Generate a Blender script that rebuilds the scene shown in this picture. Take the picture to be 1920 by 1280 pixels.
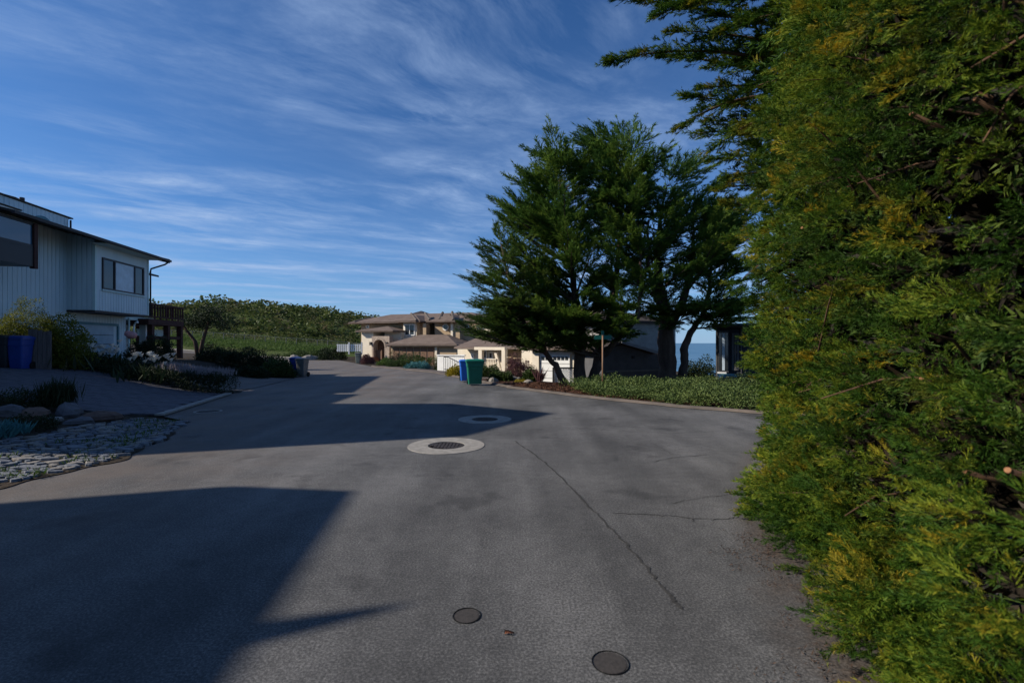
import bpy, math, random
import numpy as np
from mathutils import Vector, Matrix
random.seed(7); RNG = np.random.default_rng(7)
R = math.radians
for o in list(bpy.data.objects): bpy.data.objects.remove(o)
SC = bpy.context.scene; COL = SC.collection

# ------------------------------------------------------------------ camera, sky, sun, exposure
CAMH = 1.75
F, HZ = 907.0, 643.0
cam = bpy.data.cameras.new('camera'); co = bpy.data.objects.new('camera', cam); COL.objects.link(co)
co.location = (0, 0, CAMH); co.rotation_euler = (R(90), 0, 0)
cam.lens = 36*F/1920; cam.sensor_width = 36; cam.shift_y = 3/1920; cam.clip_start = 0.05; cam.clip_end = 60000
cam.dof.use_dof = True; cam.dof.focus_distance = 18; cam.dof.aperture_fstop = 2.4
SC.camera = co
SUN_EL = 30.0
SH = Vector((0.988, 0.155, 0)).normalized()           # ground direction in which the shadows fall
TE = math.tan(R(SUN_EL))
w = bpy.data.worlds.new('World'); SC.world = w; w.use_nodes = True
nt = w.node_tree; nt.nodes.clear()
def N(t, **k):
    n = nt.nodes.new(t)
    for a, b in k.items(): setattr(n, a, b)
    return n
def L(a, b): nt.links.new(a, b)
def math_(op, a, b=None, c=None):
    n = N('ShaderNodeMath', operation=op)
    for i, x in enumerate((a, b, c)):
        if x is None: continue
        if isinstance(x, (int, float)): n.inputs[i].default_value = x
        else: L(x, n.inputs[i])
    return n.outputs[0]
def ramp_(src, stops):
    n = N('ShaderNodeValToRGB'); e = n.color_ramp.elements
    while len(e) < len(stops): e.new(0.5)
    for i, (p, c) in enumerate(stops):
        e[i].position = p; e[i].color = (c, c, c, 1) if isinstance(c, (int, float)) else (*c, 1)
    L(src, n.inputs[0]); return n.outputs[0]
def sky_nodes():
    out = N('ShaderNodeOutputWorld'); bg = N('ShaderNodeBackground'); L(bg.outputs[0], out.inputs[0])
    sky = N('ShaderNodeTexSky', sky_type='NISHITA', sun_disc=False)
    sky.sun_elevation = R(SUN_EL); sky.sun_rotation = math.atan2(-SH.x, -SH.y)
    sky.air_density = 0.9; sky.dust_density = 0.25; sky.ozone_density = 3.0; sky.altitude = 0
    tc = N('ShaderNodeTexCoord'); sp = N('ShaderNodeSeparateXYZ'); L(tc.outputs['Generated'], sp.inputs[0])
    z = math_('MAXIMUM', sp.outputs[2], 0.035)
    u = math_('DIVIDE', sp.outputs[0], z); v = math_('DIVIDE', sp.outputs[1], z)
    cb = N('ShaderNodeCombineXYZ'); L(u, cb.inputs[0]); L(v, cb.inputs[1])
    # cirrus: noise drawn out along the wind, broken up by a slower noise
    wn = N('ShaderNodeTexNoise'); wn.inputs['Scale'].default_value = 0.55; wn.inputs['Detail'].default_value = 3; L(cb.outputs[0], wn.inputs['Vector'])
    ws = N('ShaderNodeVectorMath', operation='SUBTRACT'); L(wn.outputs['Color'], ws.inputs[0]); ws.inputs[1].default_value = (.5, .5, .5)
    wm = N('ShaderNodeVectorMath', operation='MULTIPLY_ADD'); L(ws.outputs[0], wm.inputs[0]); wm.inputs[1].default_value = (.9, .9, 0); L(cb.outputs[0], wm.inputs[2])
    def streak(angle, sx, sy, off, detail, rough):
        mp = N('ShaderNodeMapping', vector_type='TEXTURE'); mp.inputs['Rotation'].default_value = (0, 0, R(angle)); mp.inputs['Scale'].default_value = (sx, sy, 1); mp.inputs['Location'].default_value = off
        L(wm.outputs[0], mp.inputs[0])
        n = N('ShaderNodeTexNoise'); n.inputs['Scale'].default_value = 1; n.inputs['Detail'].default_value = detail; n.inputs['Roughness'].default_value = rough
        L(mp.outputs[0], n.inputs['Vector']); return n.outputs['Fac']
    a = ramp_(streak(24, 3.0, 0.92, (0.4, 1.3, 0), 9, .60), [(.43, 0), (.70, 1)])
    b = ramp_(streak(50, 0.75, 0.26, (2.1, .6, 0), 9, .66), [(.42, 0), (.74, 1)])
    c = ramp_(streak(15, 3.0, 1.5, (6.2, 2.9, 0), 4, .55), [(.36, 0.10), (.56, 1)])
    d = ramp_(streak(10, 1.7, 1.5, (1.2, 4.9, 0), 9, .68), [(.40, .12), (.66, 1)])
    ab = math_('MULTIPLY', math_('ADD', math_('MULTIPLY', a, .80), math_('MULTIPLY', b, .42)), d)
    cl = math_('MULTIPLY', ab, c)
    low = ramp_(sp.outputs[2], [(.03, .45), (.10, .9), (.3, 1.0), (.9, .70)])
    cl = math_('MULTIPLY', cl, low)
    veil = ramp_(sp.outputs[2], [(0.0, .62), (.09, .26), (.25, .08), (.6, .0)])
    cl = math_('MINIMUM', math_('ADD', math_('MULTIPLY', cl, 1.75), veil), .85)
    tint = N('ShaderNodeMix', data_type='RGBA', blend_type='MULTIPLY'); tint.inputs[0].default_value = 1
    L(sky.outputs[0], tint.inputs[6]); tint.inputs[7].default_value = (.45, .84, 1.25, 1)
    mx = N('ShaderNodeMix', data_type='RGBA'); L(cl, mx.inputs[0]); L(tint.outputs[2], mx.inputs[6]); mx.inputs[7].default_value = (4.0, 5.6, 8.6, 1)
    L(mx.outputs[2], bg.inputs[0]); bg.inputs[1].default_value = 0.078
sky_nodes()
sun = bpy.data.lights.new('sun', 'SUN'); so = bpy.data.objects.new('sun', sun); COL.objects.link(so)
sun.energy = 5.0; sun.angle = R(.53); sun.color = (1, .91, .78)
sd = Vector((SH.x*math.cos(R(SUN_EL)), SH.y*math.cos(R(SUN_EL)), -math.sin(R(SUN_EL))))
so.rotation_euler = sd.to_track_quat('-Z', 'Y').to_euler(); so.location = (-60, -10, 40)
SC.view_settings.view_transform = 'Standard'; SC.view_settings.look = 'None'; SC.view_settings.gamma = 1; SC.view_settings.exposure = 0.25
SC.view_settings.use_curve_mapping = False
cy = SC.cycles; cy.max_bounces = 6; cy.diffuse_bounces = 3; cy.glossy_bounces = 3; cy.transmission_bounces = 4; cy.transparent_max_bounces = 8
cy.use_denoising = True; cy.caustics_reflective = False; cy.caustics_refractive = False

# ------------------------------------------------------------------ small tools
def P(px, py, Y): return Vector(((px-960)*Y/F, Y, CAMH-(py-HZ)*Y/F))
def sstep(a, b, x):
    t = np.clip((np.asarray(x, float)-a)/(b-a), 0, 1); return t*t*(3-2*t)
def tag(o, label, cat, group=None):
    o['label'] = label; o['category'] = cat
    if group: o['group'] = group
    return o
def thing(name, label, cat, loc=(0, 0, 0), rz=0, group=None):
    o = bpy.data.objects.new(name, None); COL.objects.link(o); o.empty_display_size = .2
    o.location = loc; o.rotation_euler = (0, 0, rz); return tag(o, label, cat, group)
def stru(o): o['kind'] = 'structure'; return o
def stuff(o): o['kind'] = 'stuff'; return o
def copy_tree(o, parent=None):
    c = o.copy(); COL.objects.link(c)
    if parent is not None: c.parent = parent
    for ch in list(o.children): copy_tree(ch, c)
    return c

class MB:
    def __init__(s): s.v = []; s.f = []
    def add(s, vs, fs):
        k = len(s.v); s.v += [tuple(x) for x in vs]; s.f += [tuple(i+k for i in f) for f in fs]; return s
    def obox(s, o, a, b, c):
        o, a, b, c = Vector(o), Vector(a), Vector(b), Vector(c)
        vs = [o, o+a, o+a+b, o+b, o+c, o+a+c, o+a+b+c, o+b+c]
        fs = [(0, 3, 2, 1), (4, 5, 6, 7), (0, 1, 5, 4), (1, 2, 6, 5), (2, 3, 7, 6), (3, 0, 4, 7)]
        if a.cross(b).dot(c) < 0: fs = [f[::-1] for f in fs]
        return s.add(vs, fs)
    def box(s, x0, x1, y0, y1, z0, z1): return s.obox((x0, y0, z0), (x1-x0, 0, 0), (0, y1-y0, 0), (0, 0, z1-z0))
    def prism(s, pts, off):
        n = len(pts); off = Vector(off); a = [Vector(p) for p in pts]; b = [p+off for p in a]
        return s.add(a+b, [tuple(range(n))[::-1], tuple(range(n, 2*n))]+[(i, (i+1) % n, n+(i+1) % n, n+i) for i in range(n)])
    def tube(s, pts, rad, n=8, cap=True):
        pts = [Vector(p) for p in pts]; k = len(s.v); m = len(pts)
        if isinstance(rad, (int, float)): rad = [rad]*m
        ref = None
        for i, p in enumerate(pts):
            d = (pts[min(i+1, m-1)]-pts[max(i-1, 0)]).normalized()
            if ref is None: ref = d.orthogonal().normalized()
            ref = (ref-d*ref.dot(d)).normalized(); q = d.cross(ref)
            for j in range(n):
                a = 2*math.pi*j/n; s.v.append(tuple(p+(ref*math.cos(a)+q*math.sin(a))*rad[i]))
        for i in range(m-1):
            for j in range(n):
                s.f.append((k+i*n+j, k+i*n+(j+1) % n, k+(i+1)*n+(j+1) % n, k+(i+1)*n+j))
        if cap: s.f.append(tuple(k+j for j in range(n))[::-1]); s.f.append(tuple(k+(m-1)*n+j for j in range(n)))
        return s
    def disc(s, c, r, h, n=32, r2=None):
        r2 = r2 or r; c = Vector(c)
        a = [(c.x+r*math.cos(2*math.pi*i/n), c.y+r*math.sin(2*math.pi*i/n), c.z) for i in range(n)]
        b = [(c.x+r2*math.cos(2*math.pi*i/n), c.y+r2*math.sin(2*math.pi*i/n), c.z+h) for i in range(n)]
        return s.add(a+b, [tuple(range(n))[::-1], tuple(range(n, 2*n))]+[(i, (i+1) % n, n+(i+1) % n, n+i) for i in range(n)])
    def ring(s, c, r0, r1, h, n=48):
        c = Vector(c); vs = []
        for r, z in ((r0, 0), (r1, 0), (r1-.01, h), (r0+.01, h)):
            vs += [(c.x+r*math.cos(2*math.pi*i/n), c.y+r*math.sin(2*math.pi*i/n), c.z+z) for i in range(n)]
        fs = [(a*n+i, a*n+(i+1) % n, ((a+1) % 4)*n+(i+1) % n, ((a+1) % 4)*n+i) for a in range(4) for i in range(n)]
        return s.add(vs, fs)
    def build(s, name, mat, parent=None, smooth=False, bevel=0):
        me = bpy.data.meshes.new(name); me.from_pydata(s.v, [], s.f); me.update()
        me.materials.append(mat)
        o = bpy.data.objects.new(name, me); COL.objects.link(o)
        if parent is not None: o.parent = parent
        if smooth: me.polygons.foreach_set('use_smooth', [True]*len(me.polygons))
        if bevel:
            b = o.modifiers.new('bevel', 'BEVEL'); b.width = bevel; b.segments = 2; b.limit_method = 'ANGLE'
        return o

def np_mesh(name, verts, quads, mat, tint=None, parent=None):
    me = bpy.data.meshes.new(name); nv, nq = len(verts), len(quads); m = quads.shape[1]
    me.vertices.add(nv); me.vertices.foreach_set('co', np.ascontiguousarray(verts, np.float32).ravel())
    me.loops.add(nq*m); me.loops.foreach_set('vertex_index', np.ascontiguousarray(quads, np.int32).ravel())
    me.polygons.add(nq); me.polygons.foreach_set('loop_start', np.arange(0, nq*m, m, dtype=np.int32))
    if tint is not None:
        a = me.attributes.new('tint', 'FLOAT', 'FACE'); a.data.foreach_set('value', np.ascontiguousarray(tint, np.float32))
    me.update(calc_edges=True); me.materials.append(mat)
    o = bpy.data.objects.new(name, me); COL.objects.link(o)
    if parent is not None: o.parent = parent
    return o

# ------------------------------------------------------------------ materials
MATS = {}
def mat(name, col, rough=.7, spec=.3, metal=0, noise=None, bump=None, col2=None, emit=None, coat=0, stretch=(1, 1, 1)):
    """plain procedural material: two colours mixed by object-space noise, optional noise bump"""
    global nt
    if name in MATS: return MATS[name]
    m = bpy.data.materials.new(name); m.use_nodes = True; nt = m.node_tree; nt.nodes.clear()
    out = N('ShaderNodeOutputMaterial'); b = N('ShaderNodeBsdfPrincipled'); L(b.outputs[0], out.inputs[0])
    b.inputs['Roughness'].default_value = rough; b.inputs['Specular IOR Level'].default_value = spec; b.inputs['Metallic'].default_value = metal
    b.inputs['Coat Weight'].default_value = coat
    tc = N('ShaderNodeTexCoord'); mp = N('ShaderNodeMapping'); mp.inputs['Scale'].default_value = stretch; L(tc.outputs['Object'], mp.inputs[0])
    c2 = col2 or tuple(x*.72 for x in col)
    n = N('ShaderNodeTexNoise'); n.inputs['Scale'].default_value = noise or 3.0; n.inputs['Detail'].default_value = 6; n.inputs['Roughness'].default_value = .65; L(mp.outputs[0], n.inputs['Vector'])
    mx = N('ShaderNodeMix', data_type='RGBA'); L(ramp_(n.outputs['Fac'], [(.32, 0), (.68, 1)]), mx.inputs[0]); mx.inputs[6].default_value = (*col, 1); mx.inputs[7].default_value = (*c2, 1)
    L(mx.outputs[2], b.inputs['Base Color'])
    if bump:
        nb = N('ShaderNodeTexNoise'); nb.inputs['Scale'].default_value = bump[0]; nb.inputs['Detail'].default_value = 5; L(mp.outputs[0], nb.inputs['Vector'])
        bp = N('ShaderNodeBump'); bp.inputs['Strength'].default_value = bump[1]; bp.inputs['Distance'].default_value = bump[2] if len(bump) > 2 else .02
        L(nb.outputs['Fac'], bp.inputs['Height']); L(bp.outputs[0], b.inputs['Normal'])
    MATS[name] = m; return m
def leafmat(name, dark, mid, light, nscale=1.2, transl=.25, yellow=None, yamt=(.58, .75)):
    """foliage: colour from the per-leaf tint attribute and a slow noise through the crown"""
    global nt
    m = bpy.data.materials.new(name); m.use_nodes = True; nt = m.node_tree; nt.nodes.clear()
    out = N('ShaderNodeOutputMaterial'); at = N('ShaderNodeAttribute', attribute_name='tint')
    tc = N('ShaderNodeTexCoord'); n = N('ShaderNodeTexNoise'); n.inputs['Scale'].default_value = nscale; n.inputs['Detail'].default_value = 4; L(tc.outputs['Object'], n.inputs['Vector'])
    f = math_('ADD', math_('MULTIPLY', at.outputs['Fac'], .65), math_('MULTIPLY', n.outputs['Fac'], .5))
    r = N('ShaderNodeValToRGB'); e = r.color_ramp.elements; e.new(.5)
    for i, (p, c) in enumerate(((.22, dark), (.55, mid), (.9, light))): e[i].position = p; e[i].color = (*c, 1)
    L(f, r.inputs[0]); col = r.outputs[0]
    if yellow:
        n2 = N('ShaderNodeTexNoise'); n2.inputs['Scale'].default_value = nscale*1.7; n2.inputs['Detail'].default_value = 3; mp = N('ShaderNodeMapping'); mp.inputs['Location'].default_value = (5, 3, 8); L(tc.outputs['Object'], mp.inputs[0]); L(mp.outputs[0], n2.inputs['Vector'])
        yf = math_('MULTIPLY', ramp_(n2.outputs['Fac'], [(yamt[0], 0), (yamt[1], 1)]), ramp_(at.outputs['Fac'], [(.3, .15), (.8, 1)]))
        mx = N('ShaderNodeMix', data_type='RGBA'); L(yf, mx.inputs[0]); L(col, mx.inputs[6]); mx.inputs[7].default_value = (*yellow, 1); col = mx.outputs[2]
    b = N('ShaderNodeBsdfPrincipled'); b.inputs['Roughness'].default_value = .6; b.inputs['Specular IOR Level'].default_value = .18; L(col, b.inputs['Base Color'])
    t = N('ShaderNodeBsdfTranslucent'); L(col, t.inputs[0]); ms = N('ShaderNodeMixShader'); ms.inputs[0].default_value = transl
    L(b.outputs[0], ms.inputs[1]); L(t.outputs[0], ms.inputs[2]); L(ms.outputs[0], out.inputs[0])
    MATS[name] = m; return m
def asphalt():
    global nt
    m = bpy.data.materials.new('asphalt'); m.use_nodes = True; nt = m.node_tree; nt.nodes.clear()
    out = N('ShaderNodeOutputMaterial'); b = N('ShaderNodeBsdfPrincipled'); L(b.outputs[0], out.inputs[0])
    tc = N('ShaderNodeTexCoord'); O = tc.outputs['Object']
    def noise(s, d, ro=.6, loc=(0, 0, 0), sc=(1, 1, 1), rot=0):
        mp = N('ShaderNodeMapping'); mp.inputs['Location'].default_value = loc; mp.inputs['Scale'].default_value = sc; mp.inputs['Rotation'].default_value = (0, 0, rot); L(O, mp.inputs[0])
        n = N('ShaderNodeTexNoise'); n.inputs['Scale'].default_value = s; n.inputs['Detail'].default_value = d; n.inputs['Roughness'].default_value = ro; L(mp.outputs[0], n.inputs['Vector']); return n.outputs['Fac']
    fine = noise(60, 4, .8); mid = noise(7, 5, .65); big = noise(.45, 5, .6); tracks = noise(.55, 3, .5, (2, 0, 0), (2.2, .22, 1), R(12))
    vo = N('ShaderNodeTexVoronoi'); vo.inputs['Scale'].default_value = 75; L(O, vo.inputs['Vector'])
    v = math_('ADD', math_('MULTIPLY', ramp_(fine, [(.38, 0), (.62, 1)]), .62), math_('MULTIPLY', ramp_(mid, [(.3, 0), (.7, 1)]), .16))
    v = math_('ADD', v, math_('MULTIPLY', ramp_(big, [(.36, 0), (.64, 1)]), .26))
    v = math_('ADD', v, math_('MULTIPLY', ramp_(tracks, [(.36, 0), (.64, 1)]), .20))
    chips = ramp_(vo.outputs['Distance'], [(.05, 1), (.22, 0)])
    wh = ramp_(noise(38, 2, .5, (9, 1, 0)), [(.48, 0), (.60, 1)])
    r = N('ShaderNodeValToRGB'); e = r.color_ramp.elements; e.new(.5)
    for i, (p, c) in enumerate(((.12, (.034, .034, .035)), (.55, (.0745, .074, .0742)), (1.0, (.190, .186, .183)))): e[i].position = p; e[i].color = (*c, 1)
    v = math_('SUBTRACT', v, math_('MULTIPLY', ramp_(noise(1.1, 3, .6, (11, 4, 0)), [(.60, 0), (.70, 1)]), .22))
    L(v, r.inputs[0])
    mx = N('ShaderNodeMix', data_type='RGBA'); L(math_('MULTIPLY', math_('MULTIPLY', chips, wh), .75), mx.inputs[0]); L(r.outputs[0], mx.inputs[6]); mx.inputs[7].default_value = (.25, .24, .225, 1)
    # dust and soil washed on along the left verge and under the cypress
    sp = N('ShaderNodeSeparateXYZ'); L(O, sp.inputs[0])
    left = N('ShaderNodeMapRange'); L(sp.outputs[0], left.inputs[0]); left.inputs[1].default_value = -2.2; left.inputs[2].default_value = -6.5; left.inputs[3].default_value = 0; left.inputs[4].default_value = 1
    dm = math_('MULTIPLY', left.outputs[0], ramp_(noise(.9, 5, .7, (4, 7, 0)), [(.30, 0), (.62, 1)]))
    mx2 = N('ShaderNodeMix', data_type='RGBA'); L(math_('MULTIPLY', dm, .7), mx2.inputs[0]); L(mx.outputs[2], mx2.inputs[6]); mx2.inputs[7].default_value = (.150, .118, .096, 1)
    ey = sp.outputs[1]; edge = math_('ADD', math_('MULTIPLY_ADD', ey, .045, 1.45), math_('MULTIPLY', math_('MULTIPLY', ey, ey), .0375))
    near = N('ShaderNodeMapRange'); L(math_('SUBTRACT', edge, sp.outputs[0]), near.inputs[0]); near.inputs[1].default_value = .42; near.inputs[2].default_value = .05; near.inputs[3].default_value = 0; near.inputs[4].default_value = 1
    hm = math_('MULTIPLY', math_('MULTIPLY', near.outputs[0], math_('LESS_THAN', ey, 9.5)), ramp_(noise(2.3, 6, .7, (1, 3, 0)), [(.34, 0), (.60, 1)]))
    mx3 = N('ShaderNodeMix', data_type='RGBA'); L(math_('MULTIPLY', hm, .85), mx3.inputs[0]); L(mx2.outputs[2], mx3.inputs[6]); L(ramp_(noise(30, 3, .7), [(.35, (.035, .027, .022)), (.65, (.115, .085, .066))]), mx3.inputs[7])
    L(mx3.outputs[2], b.inputs['Base Color']); b.inputs['Roughness'].default_value = .85; b.inputs['Specular IOR Level'].default_value = .25
    bp = N('ShaderNodeBump'); bp.inputs['Strength'].default_value = .55; bp.inputs['Distance'].default_value = .006
    L(math_('ADD', fine, math_('MULTIPLY', chips, .5)), bp.inputs['Height']); L(bp.outputs[0], b.inputs['Normal'])
    return m
def watermat():
    global nt
    m = bpy.data.materials.new('sea_water'); m.use_nodes = True; nt = m.node_tree; b = nt.nodes['Principled BSDF']
    b.inputs['Base Color'].default_value = (.03, .10, .16, 1); b.inputs['Roughness'].default_value = .35
    tc = N('ShaderNodeTexCoord'); n = N('ShaderNodeTexNoise'); n.inputs['Scale'].default_value = .05; n.inputs['Detail'].default_value = 6
    mp = N('ShaderNodeMapping'); mp.inputs['Scale'].default_value = (.2, 1, 1); L(tc.outputs['Object'], mp.inputs[0]); L(mp.outputs[0], n.inputs['Vector'])
    bp = N('ShaderNodeBump'); bp.inputs['Strength'].default_value = .6; bp.inputs['Distance'].default_value = 2; L(n.outputs['Fac'], bp.inputs['Height']); L(bp.outputs[0], b.inputs['Normal'])
    mx = N('ShaderNodeMix', data_type='RGBA'); L(ramp_(n.outputs['Fac'], [(.45, 0), (.7, 1)]), mx.inputs[0]); mx.inputs[6].default_value = (.04, .12, .19, 1); mx.inputs[7].default_value = (.12, .22, .30, 1); L(mx.outputs[2], b.inputs['Base Color'])
    return m
M_asph = asphalt(); M_sea = watermat()
M_soil = mat('soil', (.055, .040, .030), .95, .1, noise=2.5, col2=(.030, .026, .018), bump=(14, .8, .05))
M_lawn = mat('grass_ground', (.050, .085, .018), .95, .1, noise=.5, col2=(.070, .080, .026), bump=(3, .9, .2))
M_mulch = mat('bark_mulch', (.095, .048, .030), .95, .1, noise=18, col2=(.040, .022, .015), bump=(40, 1, .04))
M_conc = mat('concrete', (.34, .32, .29), .85, .2, noise=7, col2=(.21, .195, .175), bump=(60, .3, .004))
M_concd = mat('weathered_concrete', (.150, .122, .102), .9, .2, noise=1.6, col2=(.085, .074, .066), bump=(50, .4, .006))
M_iron = mat('cast_iron', (.060, .050, .048), .75, .4, noise=14, col2=(.035, .030, .032), bump=(60, .5, .004))
M_lid = mat('valve_lid', (.062, .055, .052), .85, .3, noise=40, col2=(.034, .031, .030), bump=(120, .6, .003))
M_tar = mat('crack_sealant', (.034, .033, .032), .85, .2, noise=25, col2=(.062, .060, .058))
M_paver = mat('paver', (.125, .120, .135), .85, .2, noise=6, col2=(.080, .080, .096), bump=(50, .4, .005))
M_stone = mat('flagstone', (.225, .235, .25), .85, .25, noise=2.2, col2=(.095, .105, .125), bump=(25, .6, .01))
M_stone2 = mat('pale_flagstone', (.30, .27, .235), .85, .25, noise=4, col2=(.17, .16, .15), bump=(25, .6, .01))
M_bould = mat('boulder', (.15, .145, .155), .9, .2, noise=3, col2=(.075, .07, .075), bump=(9, .9, .04))
M_bouldr = mat('red_boulder', (.17, .105, .080), .9, .2, noise=3, col2=(.09, .065, .055), bump=(9, .9, .04))
M_bark = mat('cypress_bark', (.120, .082, .062), .95, .1, noise=3.5, col2=(.050, .036, .030), bump=(7, 1, .08), stretch=(1, 1, .18))
M_twig = mat('twig', (.155, .088, .052), .9, .1, noise=9, col2=(.055, .035, .026))
M_cut = mat('cut_wood', (.36, .18, .085), .9, .1, noise=90, col2=(.20, .10, .055))
M_siding = mat('pale_green_siding', (.60, .69, .71), .8, .25, noise=1.1, col2=(.50, .60, .63), stretch=(1, 1, .25))
M_trim = mat('pale_trim', (.58, .72, .70), .7, .3, noise=2, col2=(.50, .64, .63))
M_tealtrim = mat('teal_trim', (.10, .24, .28), .6, .3)
M_gut = mat('dark_brown_gutter', (.045, .035, .034), .6, .3)
M_roofc = mat('composition_roof', (.075, .060, .052), .95, .1, noise=8, bump=(30, .7, .02))
M_blackw = mat('black_frame', (.018, .016, .018), .5, .4)
M_glass = mat('window_glass', (.020, .026, .032), .06, .6, noise=.5, col2=(.028, .034, .040))
M_glassb = mat('balcony_glass', (.035, .085, .135), .06, .7, noise=.6, col2=(.045, .10, .15))  # blue of the reflected sky put into the base colour
M_blind = mat('pale_window_blind', (.50, .60, .68), .35, .5)
M_garage = mat('grey_green_door', (.40, .50, .56), .7, .3, noise=1.2)
M_deckw = mat('brown_deck_timber', (.075, .032, .026), .8, .2, noise=6, col2=(.045, .021, .018))
M_white = mat('white_paint', (.78, .78, .76), .55, .35, noise=2.5, col2=(.70, .70, .68))
M_pink = mat('pink_plastic', (.62, .30, .29), .5, .4, noise=6, col2=(.55, .24, .24))
M_fencew = mat('weathered_fence_board', (.165, .135, .125), .9, .1, noise=4, col2=(.085, .075, .075), stretch=(6, 6, .6))
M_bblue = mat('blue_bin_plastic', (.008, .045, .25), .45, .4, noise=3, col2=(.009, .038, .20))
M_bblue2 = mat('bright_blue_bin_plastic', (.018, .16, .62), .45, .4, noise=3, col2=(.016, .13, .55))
M_bgreen = mat('green_bin_plastic', (.006, .155, .098), .42, .4, noise=3, col2=(.006, .125, .08))
M_bgrey = mat('grey_bin_plastic', (.15, .15, .14), .5, .4, noise=3, col2=(.11, .11, .105))
M_bdark = mat('charcoal_bin_plastic', (.022, .026, .034), .5, .4, noise=3)
M_rubber = mat('rubber', (.015, .015, .015), .8, .2)
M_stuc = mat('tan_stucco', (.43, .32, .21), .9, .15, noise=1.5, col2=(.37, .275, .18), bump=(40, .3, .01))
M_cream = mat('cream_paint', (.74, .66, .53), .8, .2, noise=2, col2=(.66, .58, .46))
M_brownw = mat('brown_wood_door', (.19, .105, .062), .7, .3, noise=3, col2=(.14, .08, .05))
M_rstone = mat('entry_stone', (.46, .37, .29), .9, .2, noise=2.8, col2=(.27, .215, .18), bump=(6, .8, .04))
M_dgrey = mat('dark_grey_siding', (.105, .105, .11), .85, .2, noise=2)
M_dblue = mat('slate_blue_siding', (.030, .040, .052), .8, .25, noise=1.5)
M_steel = mat('galvanised_post', (.27, .19, .13), .7, .35, metal=.2, noise=6, col2=(.22, .10, .05))
M_sign = mat('green_sign_sheet', (.010, .15, .115), .5, .4)
M_lav = mat('pale_flower_spike', (.33, .28, .29), .9, .1)
M_petal = mat('white_petal', (.80, .80, .76), .6, .2)
M_spadix = mat('yellow_spadix', (.65, .42, .05), .7, .2)
M_rust = mat('dead_leaf', (.16, .06, .03), .8, .2)
M_yel = mat('yellow_paint', (.62, .42, .06), .6, .3)
def tilemat():
    global nt
    m = mat('brown_tile_roof', (.125, .092, .076), .85, .2, noise=1.4, col2=(.185, .142, .118)); nt = m.node_tree
    b = [n for n in nt.nodes if n.type == 'BSDF_PRINCIPLED'][0]
    tc = N('ShaderNodeTexCoord'); wv = N('ShaderNodeTexWave', wave_type='BANDS', bands_direction='Z'); wv.inputs['Scale'].default_value = 2.2; wv.inputs['Distortion'].default_value = .4
    L(tc.outputs['Object'], wv.inputs['Vector'])
    bp = N('ShaderNodeBump'); bp.inputs['Strength'].default_value = .7; bp.inputs['Distance'].default_value = .06; L(wv.outputs['Fac'], bp.inputs['Height']); L(bp.outputs[0], b.inputs['Normal'])
    return m
M_tile = tilemat()
M_cyp = leafmat('cypress_foliage', (.020, .052, .012), (.072, .145, .024), (.195, .265, .038), .6, .40)
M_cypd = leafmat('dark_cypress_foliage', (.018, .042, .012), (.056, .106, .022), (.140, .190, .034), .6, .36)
M_inner = leafmat('hollow_shade_foliage', (.008, .006, .004), (.014, .011, .007), (.026, .018, .011), 1.5, .0)  # dead twigs made near-black: shade of the hedge hollows put into the colour
M_hedge = leafmat('hedge_cypress_foliage', (.007, .024, .005), (.052, .118, .012), (.270, .310, .026), 1.6, .33, (.46, .31, .022), (.54, .68))
M_ivy = leafmat('groundcover_leaf', (.026, .050, .015), (.080, .120, .034), (.155, .200, .058), 1.5, .25)
M_bush = leafmat('shrub_leaf', (.016, .032, .010), (.040, .070, .018), (.075, .110, .026), 1.2, .25)
M_ybush = leafmat('yellow_green_leaf', (.045, .060, .010), (.120, .140, .020), (.260, .260, .050), 1.2, .4)
M_dbush = leafmat('dark_shrub_leaf', (.010, .018, .009), (.022, .036, .015), (.040, .058, .022), 1.2, .15)
M_purp = leafmat('purple_leaf', (.050, .020, .026), (.110, .050, .055), (.170, .085, .080), 1.4, .25)
M_teal = leafmat('teal_succulent_leaf', (.030, .105, .115), (.060, .190, .200), (.100, .260, .260), 1.5, .1)
M_scrub = leafmat('coastal_scrub_leaf', (.020, .038, .013), (.062, .088, .022), (.135, .158, .040), .13, .3, (.130, .098, .060), (.52, .64))
M_gold = leafmat('golden_leaf', (.140, .120, .010), (.300, .240, .020), (.450, .360, .050), 1.2, .3)
M_grassb = leafmat('grass_blade', (.038, .070, .016), (.072, .125, .026), (.130, .190, .044), .8, .3)

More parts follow.
